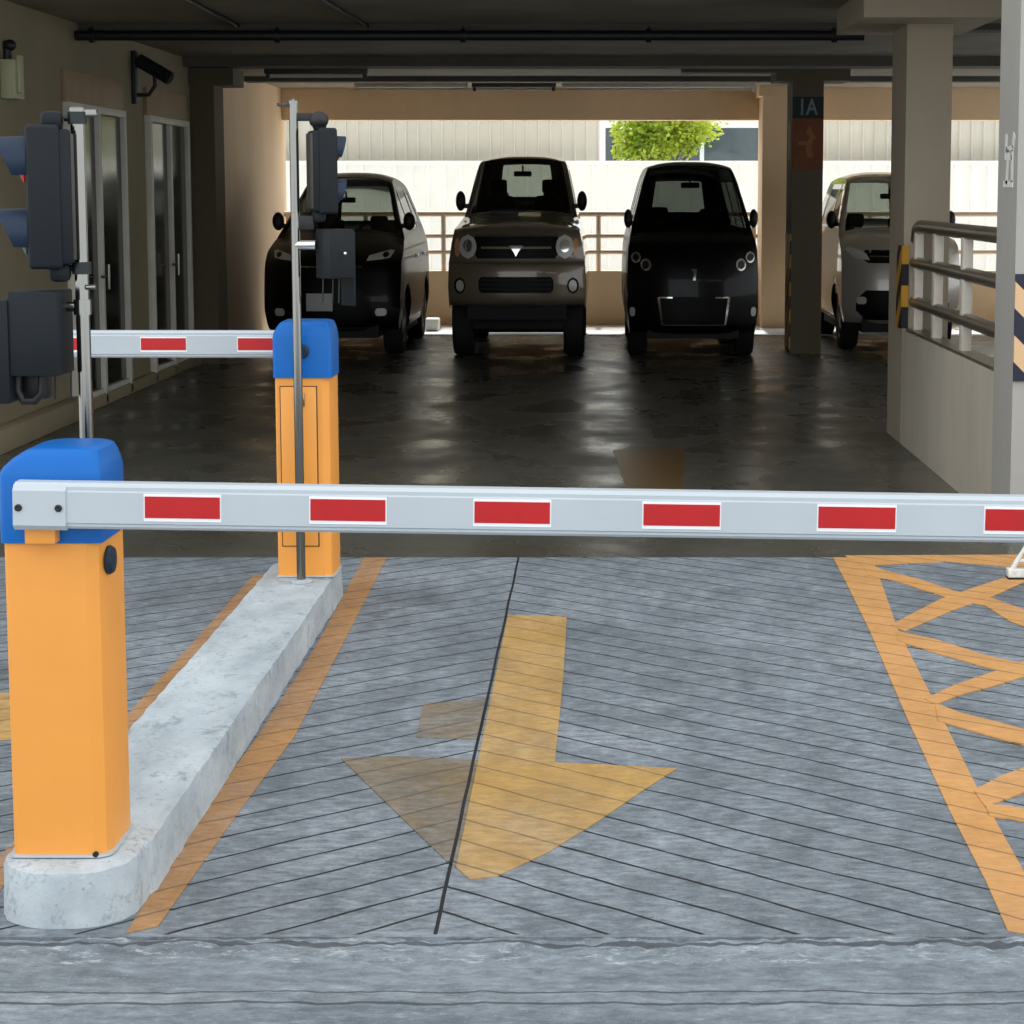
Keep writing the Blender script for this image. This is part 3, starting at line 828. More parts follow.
def barrier(label, loc, hb, hc, boom_y, boom_pts, patches, door, boom_label):
    """hb: body height, hc: cap height; boom_pts (x0,z0,x1,z1) local"""
    r = thing('parking_barrier', label, 'barrier', loc)
    W_, D_ = .230, .235
    MB().loft(cabinet_rings(W_, D_, .035, 0.004, hb)).build('cabinet', 'orange', r, 25)
    MB().loft(cabinet_rings(W_ + .014, D_ + .014, .03, 0, .006)).build('base_plate', 'white_metal', r)
    # cap: rounded hood sloping to the sides and the front
    cap = MB()
    def cr(z, i, j, fr, c=.03):
        hx0, hx1, hy0, hy1 = -W_ / 2 - .008 + i, W_ / 2 + .006 - j, -D_ / 2 - .008 + fr, D_ / 2 + .006 - min(fr, .03)
        pts = []
        for (cx_, cy_, a0) in ((hx1 - c, hy0 + c, -PI / 2), (hx1 - c, hy1 - c, 0), (hx0 + c, hy1 - c, PI / 2), (hx0 + c, hy0 + c, PI)):
            for k in range(5):
                a = a0 + PI / 8 * k
                pts.append((cx_ + c * math.cos(a), cy_ + c * math.sin(a), z))
        return pts
    zt_ = hb + hc
    zs = hb - .012
    kk = .45 if door else 1.0
    cap.loft([cr(zs, 0, 0, 0, .016), cr(hb + hc * .70, 0, 0, 0, .018), cr(hb + hc * .78, .006 * kk, .002, .004, .022), cr(hb + hc * .88, .028 * kk, .006, .012, .026), cr(hb + hc * .965, .056 * kk, .012, .022, .03), cr(hb + hc * .99, .072 * kk, .020, .030, .03), cr(zt_, .085 * kk, .032, .042, .03)])
    cap.build('cap', 'blue', r, 28)
    if door:
        y = -D_ / 2
        dw, z0, z1 = .155, .13, hb - .045
        cxd = -.018
        MB().box((cxd - dw / 2, y - .004, z0), (cxd + dw / 2, y - .0005, z1), .001).build('door_seal', 'slot', r)
        dd = MB().box((cxd - dw / 2 + .004, y - .008, z0 + .004), (cxd + dw / 2 - .004, y - .003, z1 - .004), .0015).build('door', 'orange', r)
        bx((cxd - .016, y - .014, z1 - .085), (cxd + .026, y - .007, z1 - .028), .003).build('lock_plate', 'steel', dd)
        MB().cyl((cxd + .006, y - .02, z1 - .055), (cxd + .006, y - .012, z1 - .055), .008).build('lock', 'bolt', dd)
        MB().lathe((.0, y - .014, hb + hc * .45), (0, -1, 0), [(0, -.006), (.030, -.006), (.030, .003), (.020, .010), (0, .010)]).build('boss', 'visor', r)
        MB().cyl((.065, y - .006, .31), (.065, y, .31), .006).build('key_hole', 'bolt', r)
        MB().lathe((-W_ / 2 - .0, -.03, hb - .055), (-1, 0, 0), [(0, 0), (.024, 0), (.024, .010), (.016, .014), (0, .014)]).build('side_knob', 'bolt', r)
    else:
        k_ = MB().lathe((W_ / 2, -.05, hb - .065), (1, 0, 0), [(0, 0), (.034, 0), (.036, .006), (.03, .016), (.012, .02), (0, .02)]).build('side_knob', 'visor', r)
        bx((-.050, -D_ / 2 - .05, hb - .006), (.022, -D_ / 2 + .02, hb + .045), .003).build('arm_bracket', 'orange', r)
        MB().cyl((W_ / 2 - .03, -D_ / 2 - .008, .008), (W_ / 2 - .03, -D_ / 2 - .002, .008), .007).build('anchor_bolt', 'bolt', r)
    # boom: hollow-section arm with grooves and rounded edges
    x0, z0, x1, z1, bh, bt = boom_pts
    L = math.hypot(x1 - x0, z1 - z0); sg_ = 1 if x1 > x0 else -1
    ang = math.atan2(z1 - z0, x1 - x0)
    prof = [(-bt / 2, -bh * .36), (-bt / 2 + .004, -bh * .39), (-bt / 2 + .004, -bh * .44), (-bt * .32, -bh / 2), (bt * .32, -bh / 2), (bt / 2, -bh * .40), (bt / 2, bh * .40), (bt * .32, bh / 2), (-bt * .30, bh / 2), (-bt / 2 + .003, bh * .42), (-bt / 2 + .003, bh * .34), (-bt / 2, bh * .31)]
    R = Matrix.Rotation(-ang, 3, 'Y')
    def bp(u, y, z): return Vector((x0, boom_y, z0)) + R @ Vector((u, y, z))
    bo = MB().loft([[bp(0, y, z) for y, z in prof], [bp(L, y, z) for y, z in prof]]).build('boom', 'white_metal', r, 20)
    if boom_label: bo['label'] = boom_label
    for (u, w, hh) in patches:
        st = MB(); f_ = -bt / 2
        b0 = bp(u, f_ - .0008, 0)
        st.obox(b0, (w + .006, .0016, hh + .014), R).build('sticker_border', 'sticker', bo)
        rd = MB().obox(bp(u, f_ - .0022, 0.001), (w, .0016, hh), R).build('red_reflector', 'red', bo)
    return r, bp, bt, bh


# near barrier
CY1 = 4.818
c1x = -1.306
zb1 = IZ + .003
zc_top = at(60, 538, CY1 - .118).z            # joint between body and cap
cap_top = at(70, 443, CY1).z
by = -.118 - .05
Yb = CY1 + by - .03
def bl(px, py): p = at(px, py, Yb); return p.x - c1x, p.z - zb1
x0, z0 = bl(14, 505.5); x1, z1 = bl(1250, 524)
bhh = 47 / F * Yb
pat = []
for a_, b_ in ((145, 220), (310.5, 385.5), (474.5, 550), (643.5, 720), (818.5, 895.5), (985.5, 1063), (1156, 1236)):
    u0, u1 = bl(a_, 505)[0] - x0, bl(b_, 505)[0] - x0
    pat.append(((u0 + u1) / 2, u1 - u0, 22 / F * Yb))
b1, bp1, bt1, bh1 = barrier('orange parking barrier cabinet with blue cap in front, white arm across the ramp', (c1x, CY1, zb1), zc_top - zb1, cap_top - zc_top, by, (x0, z0, x1, z1, bhh, .06), pat, False, None)
# end clamp of the near boom
u1 = bl(66, 505)[0] - x0
clb = MB()
cw = .035
clb.loft([[bp1(u, y, z) for y, z in ((-cw, -.046), (-cw, .036), (-cw + .012, .050), (cw - .012, .050), (cw, .040), (cw, -.05), (-cw + .012, -.058))] for u in (-.002, .004, u1 - .003, u1)])
clo = clb.build('boom_clamp', 'white_metal', b1, 24)
for px in (19, 59):
    u = bl(px, 505)[0] - x0
    MB().lathe(bp1(u, -cw, -.004), (0, -1, 0), [(0, 0), (.0085, 0), (.0085, .004), (.005, .006), (0, .004)], 14).build('bolt', 'bolt', clo)
# far barrier
CY2 = 8.345
c2x = at(304, 470, CY2 - .12).x
zb2 = IZ + .003
zc2 = at(306, 375, CY2 - .118).z
ct2 = at(306, 320, CY2).z
Yb2 = CY2 + .118 + .045
def bl2(px, py): p = at(px, py, Yb2 - .03); return p.x - c2x, p.z - zb2
x0, z0 = bl2(322, 344.5); x1, z1 = bl2(-200, 344)
bh2 = 27 / F * Yb2
pat = []
for a_, b_ in ((238, 282), (141, 186), (34, 78), (-70, -25), (-175, -130)):
    pat.append((-(bl2((a_ + b_) / 2, 344)[0] - x0), (b_ - a_) / F * Yb2, 12 / F * Yb2))
# the far arm runs towards -x: build it along +u with the angle of 180 degrees
class _o: pass
def far_barrier():
    r, bp, bt, bh = barrier('far orange parking barrier cabinet with blue cap, white arm across the left lane', (c2x, CY2, zb2), zc2 - zb2, ct2 - zc2, .118 + .045, (x1, z1, x0, z0, bh2, .06), [((x0 - x1) - u, w, h) for u, w, h in pat], True, None)
    return r
b2 = far_barrier()
bx((-.06, .10, zc2 - zb2 + .0), (.06, .18, zc2 - zb2 + .05), .004).build('arm_bracket', 'orange', b2)

# ------------------------------------------------------------------ signal posts
def visor(mb, c, ax, r, L, th=.004):
    """hood over a round lens: an open tunnel, longer at the top"""
    c = Vector(c); d = Vector(ax).normalized(); up = Vector((0, 0, 1)); side = d.cross(up).normalized()
    n = 28; inner, outer, inner2, outer2 = [], [], [], []
    for k in range(n + 1):
        a = math.radians(-215 + 250 * k / n) * -1 + 0  # from lower left over the top to lower right
        a = math.radians(-35) + math.radians(250) * k / n
        o_ = side * math.cos(a) + up * math.sin(a)
        l = L * (.45 + .55 * max(0, (math.sin(a) + .57) / 1.57))
        inner.append(mb.bm.verts.new(c + o_ * r)); outer.append(mb.bm.verts.new(c + o_ * (r + th)))
        inner2.append(mb.bm.verts.new(c + o_ * r * .96 + d * l)); outer2.append(mb.bm.verts.new(c + o_ * (r * .96 + th) + d * l))
    for k in range(n):
        for A, B in ((inner, inner2), (outer2, outer), (inner2, outer2)):
            mb.bm.faces.new((A[k], A[k + 1], B[k + 1], B[k]))
    for k in (0, n): mb.bm.faces.new((inner[k], inner2[k], outer2[k], outer[k]))
    return mb


def signal_head(root, c, w, d, h, yaw, vis_r=.06, vis_l=.08):
    """c: centre of the housing, faces local -y turned by yaw"""
    R = Matrix.Rotation(yaw, 3, 'Z'); c = Vector(c)
    T = lambda v: c + R @ Vector(v)
    mb = MB()
    mb.obox(T((0, -d * .12, 0)), (w, d * .76, h), R, .012, 3)
    mb.obox(T((0, d * .32, -.0)), (w * .9, d * .36, h * .94), R, .01, 2)
    mb.obox(T((0, .01, h / 2 + .012)), (w * .5, d * .5, .05), R, .016, 2)
    mb.obox(T((0, .02, -h / 2 - .01)), (w * .55, d * .5, .05), R, .016, 2)
    hd = mb.build('signal_head', 'dark_plastic', root, 30)
    ax = R @ Vector((0, -1, 0))
    for s, lens in ((.25, 'red_lens'), (-.25, 'green_lens')):
        f = T((0, -d / 2, h * s))
        visor(MB(), f, ax, vis_r, vis_l).build('visor', 'visor', hd)
        MB().lathe(f, ax, [(0, -.01), (vis_r, -.01), (vis_r, .006), (vis_r * .7, .016), (0, .02)]).build('lens', lens, hd)
    bk = MB().obox(T((0, d * .51, 0)), (w * .82, .012, h * .88), R, .004).build('back_cover', 'lamp_metal', hd)
    return hd


# near post
P1 = (-1.371, 5.30, IZ)
s1 = thing('signal_post', 'steel post with red traffic light and card reader behind the near cabinet', 'signal post', P1)
top1 = at(76, 108, 5.30).z - IZ
MB().cyl((0, 0, .0), (0, 0, top1), .0185, 20).lathe((0, 0, top1), (0, 0, 1), [(.021, -.012), (.021, 0), (.012, .004), (0, .004)]).build('pole', 'steel', s1)
MB().lathe((0, 0, 0), (0, 0, 1), [(0, 0), (.05, 0), (.05, .008), (.02, .012), (0, .012)]).build('base_plate', 'island', s1)
bx((.0, -.008, top1 - .022), (.052, .008, top1 - .004), .002).build('top_bracket', 'steel', s1)
def L1(px, py, Y): p = at(px, py, Y); return (p.x - P1[0], p.y - P1[1], p.z - IZ)
hc = L1(50, 197, 5.30)
signal_head(s1, (hc[0], 0.0, hc[2]), .15, .115, .375, math.radians(-90 + 14), .061, .08)
for pz in (118, 268):
    q = L1(72, pz, 5.3)
    MB().cyl((q[0] - .02, 0, q[2]), (-.012, 0, q[2]), .009).lathe((0, 0, q[2]), (0, 0, 1), [(.019, -.016), (.025, -.016), (.025, .016), (.019, .016)]).build('mounting_bracket', 'bolt', s1)
# reader
q0, q1 = L1(9, 291, 5.22), L1(61, 376, 5.22)
rb = MB().box((q0[0], -.10, q1[2]), (q1[0], .06, q0[2]), .006).build('card_reader', 'dark_plastic', s1)
q2, q3 = L1(-6, 300, 5.2), L1(11, 404, 5.2)
bx((q2[0], -.105, q3[2]), (q3[0], .065, q2[2]), .006).build('face_plate', 'dark_plastic', rb)
q4, q5 = L1(8, 374, 5.2), L1(42, 404, 5.2)
hx, hz = (q4[0] + q5[0]) / 2, (q4[2] + q5[2]) / 2
MB().tube([(hx - .032, -.05, hz + .045), (hx - .034, -.05, hz - .01), (hx - .02, -.05, hz - .036), (hx + .01, -.05, hz - .036), (hx + .03, -.05, hz - .016), (hx + .034, -.05, hz + .045)], .012).box((q4[0], -.02, q5[2] + .004), (q5[0] - .004, .03, q4[2] + .01), .008).build('intercom_handle', 'black', rb)
for px in (47, 63):
    a_, b_ = L1(px, 372, 5.2), L1(px, 402, 5.2)
    MB().cyl((a_[0], -.02, a_[2]), (b_[0], -.02, b_[2]), .0025, 8).build('cable', 'black', rb)
qa = L1(55, 307, 5.3)
MB().cyl((qa[0], -.0, qa[2]), (-.0, 0, qa[2] + .002), .014).lathe((0, 0, qa[2]), (0, 0, 1), [(.0185, -.02), (.024, -.02), (.024, .02), (.0185, .02)]).build('reader_arm', 'steel', s1)
MB().cyl((.015, -.012, L1(88, 287, 5.3)[2]), (.04, -.014, L1(88, 287, 5.3)[2]), .007).build('clamp_bolt', 'steel', s1)

# far post
Y3 = 8.14
P3 = (at(300, 500, Y3).x, Y3, IZ)
s2 = thing('signal_post', 'thin steel post with dark signal head seen from behind, before the far cabinet', 'signal post', P3)
def L3(px, py, Y=Y3): p = at(px, py, Y); return (p.x - P3[0], p.y - P3[1], p.z - IZ)
top3 = L3(295, 101)[2]
MB().cyl((0, 0, 0), (0, 0, top3), .0185, 20).lathe((0, 0, top3), (0, 0, 1), [(.021, -.012), (.021, 0), (.012, .008), (0, .008)]).build('pole', 'steel', s2)
MB().lathe((0, 0, 0), (0, 0, 1), [(0, 0), (.05, 0), (.05, .008), (.02, .012), (0, .012)]).build('base_plate', 'island', s2)
bx((-.065, -.012, top3 - .022), (.0, .012, top3 - .008), .002).build('top_bracket', 'lamp_metal', s2)
hcx = L3(322, 171)
signal_head(s2, (hcx[0], .02, hcx[2]), .14, .10, .345, math.radians(90 - 22 + 40), .052, .045)
q = L3(310, 117); MB().box((0.0, -.012, q[2] - .016), (hcx[0] - .02, .012, q[2] + .016), .004).ellipsoid((hcx[0] - .01, 0, q[2] - .012), (.04, .03, .035)).build('mounting_bracket', 'black', s2)
q = L3(310, 223); MB().box((0.0, -.012, q[2] - .028), (.075, .012, q[2] + .03), .006).build('lower_bracket', 'black', s2)
q0, q1 = L3(314, 229), L3(356, 278)
cx_ = (q0[0] + q1[0]) / 2
rd = MB().obox((cx_, 0, (q0[2] + q1[2]) / 2), (.115, .115, q0[2] - q1[2]), Matrix.Rotation(math.radians(38), 3, 'Z'), .005).build('card_reader', 'dark_plastic', s2)
q2 = L3(345, 306)
RR = Matrix.Rotation(math.radians(38), 3, 'Z')
fp = Vector((cx_, 0, (q0[2] + q2[2]) / 2 - .005)) + RR @ Vector((.06, -.0, 0))
MB().obox(fp, (.012, .10, q0[2] - q2[2] - .01), RR, .003).build('face_plate', 'dark_plastic', rd)
for dx in (-.045, -.005, .02):
    MB().cyl((cx_ + dx, -.03, q1[2] + .01), (cx_ + dx - .004, -.03, q1[2] - .10), .003, 8).build('cable', 'black', rd)
pb = L3(347, 253); MB().ellipsoid((pb[0], -.062, pb[2]), (.008, .008, .008)).build('push_button', 'chrome', rd)
q = L3(306, 245); MB().cyl((0, 0, q[2]), (.08, 0, q[2]), .019).build('reader_arm', 'chrome', s2)

# ------------------------------------------------------------------ white bracket at the right edge
bp_ = gp(1008, 580)
wb = thing('floor_stand', 'chipped white triangular steel stand on the ramp at the right edge', 'stand', (bp_.x, bp_.y + .02, 0))
MB().tube([(.012, 0, .03), (.11, 0, .20), (.21, 0, .03)], .013).build('frame', 'bracket_white', wb)
MB().tube([(.08, 0, .03), (.11, 0, .18)], .008).tube([(.045, 0, .085), (.175, 0, .085)], .008).build('brace', 'bracket_white', wb)
bx((.0, -.03, .012), (.225, .03, .05), .004).build('base', 'bracket_white', wb)
bx((.0, -.035, .0), (.225, .035, .012)).build('foot_plate', 'rubber', wb)

# ------------------------------------------------------------------ cars
def interp(tab, x):
    if x <= tab[0][0]: return tab[0][1]
    for (a, va), (b, vb) in zip(tab, tab[1:]):
        if x <= b: return va + (vb - va) * (x - a) / (b - a)
    return tab[-1][1]


def catmull(pts, n):
    out, idx = [], []
    for i in range(len(pts) - 1):
        p0, p1, p2, p3 = (pts[max(0, i - 1)], pts[i], pts[i + 1], pts[min(len(pts) - 1, i + 2)])
        for k in range(n):
            t = k / n
            out.append(tuple(.5 * (2 * b + (c - a) * t * .8 + (2 * a - 5 * b + 4 * c - d) * t * t * .8 + (3 * b - a - 3 * c + d) * t ** 3 * .8 + (0.4 * (c - b) * (t * t * 3 - 2 * t ** 3)) ) if False else
                        b + (c - b) * t + .5 * t * (1 - t) * ((1 - t) * ((c - a) * .5 * 0.9 - (c - b)) * 2 - t * ((d - b) * .5 * .9 - (c - b)) * 2) for a, b, c, d in zip(p0, p1, p2, p3)))
            idx.append(i + t)
    out.append(tuple(pts[-1])); idx.append(float(len(pts) - 1))
    return out, idx


def inside(p, poly):
    x, y = p; r = False
    for (x1, y1), (x2, y2) in zip(poly, poly[1:] + poly[:1]):
        if (y1 > y) != (y2 > y) and x < (x2 - x1) * (y - y1) / (y2 - y1) + x1: r = not r
    return r


class Car:
    N = 6

    def __init__(self, S, name, label, cat, loc, rz=0.0):
        self.S = S
        self.root = thing(name, label, cat, loc, rz)
        P, I = catmull(S['prof'], self.N)        # (y, z, bulge, drop)
        self.P, self.I = P, I
        self.sw = S.get('sw', .90)
        self.body()
        self.wheels()
        self.cabin()

    def W(self, z): return interp(self.S['width'], z)

    def plan(self, y):
        S = self.S
        a, Lf = S['taper_f']; b, Lr = S['taper_r']; L = S['len']
        v = 1.0
        if y < Lf: v -= a * ((Lf - y) / Lf) ** 2.2
        if y > L - Lr: v -= b * ((y - L + Lr) / Lr) ** 2.2
        return v

    def edge(self, i):
        y, z, b, d = self.P[i]
        ye, ze = y + b, z - d
        return self.W(ze) * self.plan(ye), ye, ze

    def sp(self, i, s):
        y, z, b, d = self.P[i]
        w = self.edge(i)[0]
        return Vector((w * s, y + b * abs(s) ** 2.6, z - d * abs(s) ** 3.0))

    def body(self):
        S, N = self.S, self.N
        sw = self.sw
        S.setdefault('rw', .55)
        sl = [-1, -.965, -sw, -.75, -.55, -.35, -.17, 0, .17, .35, .55, .75, sw, .965, 1]
        n = len(self.P)
        mb = MB(); bm = mb.bm
        ws, rw = S['windshield'], S['rear_window']
        def win(i, a, b):
            t = self.I[i]
            for (t0, t1), k in ((ws, 'w'), (rw, 'r')):
                if t0 <= t < t1 and max(abs(sl[a]), abs(sl[b])) <= (sw if k == 'w' else .56): return k
            return None
        V = [[bm.verts.new(self.sp(i, s)) for s in sl] for i in range(n)]
        glass = {'w': MB(), 'r': MB()}
        gv = {'w': {}, 'r': {}}
        def G(k, i, j):
            if (i, j) not in gv[k]: gv[k][(i, j)] = glass[k].bm.verts.new(self.sp(i, sl[j]))
            return gv[k][(i, j)]
        for i in range(n - 1):
            for j in range(len(sl) - 1):
                k = win(i, j, j + 1)
                if k: glass[k].bm.faces.new((G(k, i, j), G(k, i, j + 1), G(k, i + 1, j + 1), G(k, i + 1, j)))
                else: bm.faces.new((V[i][j], V[i][j + 1], V[i + 1][j + 1], V[i + 1][j]))
        # sides
        E = [self.edge(i) for i in range(n)]
        outer = [(e[1], e[2]) for e in E]
        sill = S['sill']; (fy, ry), wr, wz = S['axles'], S['arch_r'], S['wheel_r']
        low = []
        def arch(cy):
            pts = []
            a0 = math.asin(max(-1, min(1, (sill - wz) / wr)))
            for k in range(17):
                a = a0 + (PI - 2 * a0) * k / 16
                pts.append((cy + wr * math.cos(a), wz + wr * math.sin(a)))
            return pts
        for p in arch(ry): low.append(p)
        for k in range(1, 8):
            t = k / 8; low.append((ry - wr + (fy + wr - ry + wr) * t, sill))
        for p in arch(fy): low.append(p)
        # keep the arch points that lie behind the front edge and ahead of the rear edge
        low = [p for p in low if outer[0][0] + .01 < p[0] < outer[-1][0] - .01]
        poly = outer + low
        m = len(outer)
        wins = S['side_windows']
        verts = [Vector(p) for p in poly]
        edges = []
        for w in wins:
            w = densify(w, .08); st = len(verts)
            verts += [Vector(p) for p in w]
            edges += [(st + k, st + (k + 1) % len(w)) for k in range(len(w))]
        ymin, ymax = min(p[0] for p in poly), max(p[0] for p in poly)
        zmin, zmax = min(p[1] for p in poly), max(p[1] for p in poly)
        g = .085
        yy = ymin
        while yy < ymax:
            zz = zmin
            while zz < zmax:
                if inside((yy, zz), poly): verts.append(Vector((yy + .001, zz)))
                zz += g
            yy += g
        ov, oe, of, orig, _, _ = delaunay_2d_cdt(verts, edges, [list(range(len(poly)))], 1, 1e-5)
        ex = {}
        for k in range(m): ex[k] = E[k][0]
        for sgn in (1, -1):
            vb, vg = {}, {}
            gm = MB()
            def pt(k):
                y, z = ov[k]
                for o_ in orig[k]:
                    if o_ in ex: return Vector((ex[o_] * sgn, y, z))
                return Vector((self.W(z) * self.plan(y) * sgn, y, z))
            for f in of:
                c = (sum(ov[k].x for k in f) / len(f), sum(ov[k].y for k in f) / len(f))
                isw = any(inside(c, w) for w in wins)
                d, b_ = (vg, gm.bm) if isw else (vb, bm)
                for k in f:
                    if k not in d: d[k] = b_.verts.new(pt(k))
                try: b_.faces.new([d[k] for k in f])
                except ValueError: pass
            gm.build('side_window', S['glass'], self.root, 40)
        bmesh.ops.remove_doubles(bm, verts=bm.verts[:], dist=.0008)
        # underbody and wheel housings, closing the shell
        self.bodyobj = mb.build('body', S['paint'], self.root, 34)
        md = self.bodyobj.modifiers.new('shell', 'SOLIDIFY'); md.thickness = .006; md.offset = 0
        glass['w'].build('windshield', S['glass'], self.root, 40)
        glass['r'].build('rear_window', S['glass'], self.root, 40)
        L = S['len']; w0 = self.W(sill)
        tw = S['tyre_w']
        ub = MB().box((-w0 + tw + .04, fy - wr * .9, S['pan']), (w0 - tw - .04, ry + wr * .9, sill + .18)).box((-w0 + .03, fy + wr + .02, S['pan']), (w0 - .03, ry - wr - .02, sill + .05))
        ub.box((-w0 * .72, .16, S['pan'] + .02), (w0 * .72, fy, sill + .3))
        if 'low' in S: ub.box((-w0 + .05, fy - .1, S['low']), (w0 - .05, fy + .15, S['pan'] + .05), .04).box((-w0 + tw, fy - .4, S['low'] + .05), (w0 - tw, ry, S['pan'] + .05), .03)
        ub.build('underbody', 'interior', self.root)

    def wheels(self):
        S = self.S; r, tw = S['wheel_r'], S['tyre_w']
        w0 = self.W(S['wheel_r'] + .05) - .015
        for y in S['axles']:
            for s in (-1, 1):
                xo = s * w0; ax = (s, 0, 0)
                t = MB().lathe((xo, y, r), ax, [(r * .62, -tw), (r * .92, -tw), (r * .985, -tw * .93), (r, -tw * .8), (r, -tw * .2), (r * .985, -tw * .07), (r * .92, 0), (r * .66, 0), (r * .62, -.02), (r * .62, -tw)], 40).build('wheel', 'rubber', self.root)
                rm = MB().lathe((xo, y, r), ax, [(r * .64, -tw * .9), (r * .64, -.006), (r * .58, -.01), (r * .55, -.05), (0, -.055)], 40)
                for k in range(5):
                    R = Matrix.Rotation(2 * PI * k / 5, 3, 'X')
                    rm.obox(Vector((xo - s * .03, y, r)) + R @ Vector((0, 0, r * .32)), (.03, r * .16, r * .56), R, .004)
                rm.lathe((xo, y, r), ax, [(0, -.004), (r * .12, -.01), (r * .14, -.05), (0, -.05)], 20)
                rm.build('rim', 'rim', t)

    def cabin(self):
        S = self.S
        yc, zc = S['cowl']; zb = S['seat_z']
        hwc = self.W(zc) * .86
        MB().box((-hwc, yc + .06, zc - .42), (hwc, yc + .42, zc - .04), .05, 3).build('dashboard', 'interior', self.root)
        for (yy, hh) in S['seats']:
            for s in (-1, 1):
                st = MB().box((s * .30 - .2, yy - .42, zb - .12), (s * .30 + .2, yy, zb + .06), .04, 3)
                st.obox((s * .30, yy + .06, zb + hh / 2), (.36, .13, hh), Matrix.Rotation(math.radians(-10), 3, 'X'), .05, 3)
                st.obox((s * .30, yy + .15, zb + hh + .10), (.2, .09, .16), Matrix.Rotation(math.radians(-10), 3, 'X'), .035, 3)
                st.cyl((s * .30 - .05, yy + .13, zb + hh - .04), (s * .30 - .05, yy + .15, zb + hh + .1), .008, 8)
                st.cyl((s * .30 + .05, yy + .13, zb + hh - .04), (s * .30 + .05, yy + .15, zb + hh + .1), .008, 8)
                st.build('seat', 'interior', self.root)
        rim_ = MB(); c = Vector((S.get('wheel_side', .3), yc + .52, zc - .04)); ax = Vector((0, 1, .5)).normalized(); u = Vector((1, 0, 0)); w = ax.cross(u)
        rim_.tube([c + (u * math.cos(2 * PI * k / 24) + w * math.sin(2 * PI * k / 24)) * .17 for k in range(25)], .014, 8)
        rim_.tube([c - u * .17, c + u * .17], .012, 8); rim_.cyl(c, c - ax * .2 - Vector((0, 0, .06)), .03)
        rim_.build('steering_wheel', 'interior', self.root)
        my_, mz_ = S['mirror_in']
        MB().obox((0, my_, mz_), (.2, .03, .06), None, .012, 2).cyl((0, my_, mz_), (0, my_ - .05, mz_ + .09), .01).build('rear_view_mirror', 'black', self.root)

    def mirrors(self, y, z, hx, sx, sz, mat):
        for s in (-1, 1):
            m = MB().ellipsoid((s * hx, y, z), (sx, .07, sz)).obox((s * (hx + self.W(z)) / 2, y + .02, z - sz * .5), (abs(hx - self.W(z)) + .06, .05, .05), None, .01)
            m.build('side_mirror', mat, self.root)

    def front(self, x, z, off=0.0):
        """point on the front surface at lateral x, height z"""
        S = self.S
        imax = int(S['front_end'] * self.N)
        best = None
        prev = None
        for i in range(imax + 1):
            w = self.edge(i)[0]; s = max(-1, min(1, x / w))
            q = self.sp(i, s)
            if prev is not None and (prev.z - z) * (q.z - z) <= 0 and q.z != prev.z:
                t = (z - prev.z) / (q.z - prev.z); r = prev.lerp(q, t)
                return Vector((x, r.y - off, z))
            prev = q
            if best is None or abs(q.z - z) < abs(best.z - z): best = q
        return Vector((x, best.y - off, z))

    def patch(self, name, poly, mat, off=.008, parent=None, nz=8, nx=8, depth=.02, label=None):
        zs = [p[1] for p in poly]; z0, z1 = min(zs), max(zs)
        rows = []
        for k in range(nz + 1):
            z = z0 + (z1 - z0) * (k / nz) ; zq = min(max(z, z0 + 1e-4), z1 - 1e-4)
            xs_ = []
            for (xa_, za_), (xb_, zb_) in zip(poly, poly[1:] + poly[:1]):
                if (za_ > zq) != (zb_ > zq): xs_.append(xa_ + (xb_ - xa_) * (zq - za_) / (zb_ - za_))
            rows.append((z, min(xs_), max(xs_)))
        mb = MB()
        A = [[mb.bm.verts.new(self.front(xl + (xr2 - xl) * j / nx, z, off)) for j in range(nx + 1)] for z, xl, xr2 in rows]
        B = [[mb.bm.verts.new(self.front(xl + (xr2 - xl) * j / nx, z, off - depth)) for j in range(nx + 1)] for z, xl, xr2 in rows]
        for i in range(nz):
            for j in range(nx):
                mb.bm.faces.new((A[i][j], A[i][j + 1], A[i + 1][j + 1], A[i + 1][j])); mb.bm.faces.new((B[i][j], B[i + 1][j], B[i + 1][j + 1], B[i][j + 1]))
            mb.bm.faces.new((A[i][0], A[i + 1][0], B[i + 1][0], B[i][0])); mb.bm.faces.new((A[i][nx], B[i][nx], B[i + 1][nx], A[i + 1][nx]))
        for j in range(nx):
            mb.bm.faces.new((A[0][j], B[0][j], B[0][j + 1], A[0][j + 1])); mb.bm.faces.new((A[nz][j], A[nz][j + 1], B[nz][j + 1], B[nz][j]))
        o = mb.build(name, mat, parent or self.root, 40)
        if label: o['label'] = label
        return o

    def both(self, name, poly, mat, **kw):
        r = []
        for s in (-1, 1): r.append(self.patch(name, [(x * s, z) for x, z in poly], mat, **kw))
        return r


def ell(cx_, cz_, rx, rz, n=20): return [(cx_ + rx * math.cos(2 * PI * k / n), cz_ + rz * math.sin(2 * PI * k / n)) for k in range(n)]
def rect(x0, x1, z0, z1): return [(x0, z0), (x1, z0), (x1, z1), (x0, z1)]
def arcrect(x0, x1, z0, z1, c): return [(x0 + c, z0), (x1 - c, z0), (x1, z0 + c), (x1, z1 - c), (x1 - c, z1), (x0 + c, z1), (x0, z1 - c), (x0, z0 + c)]


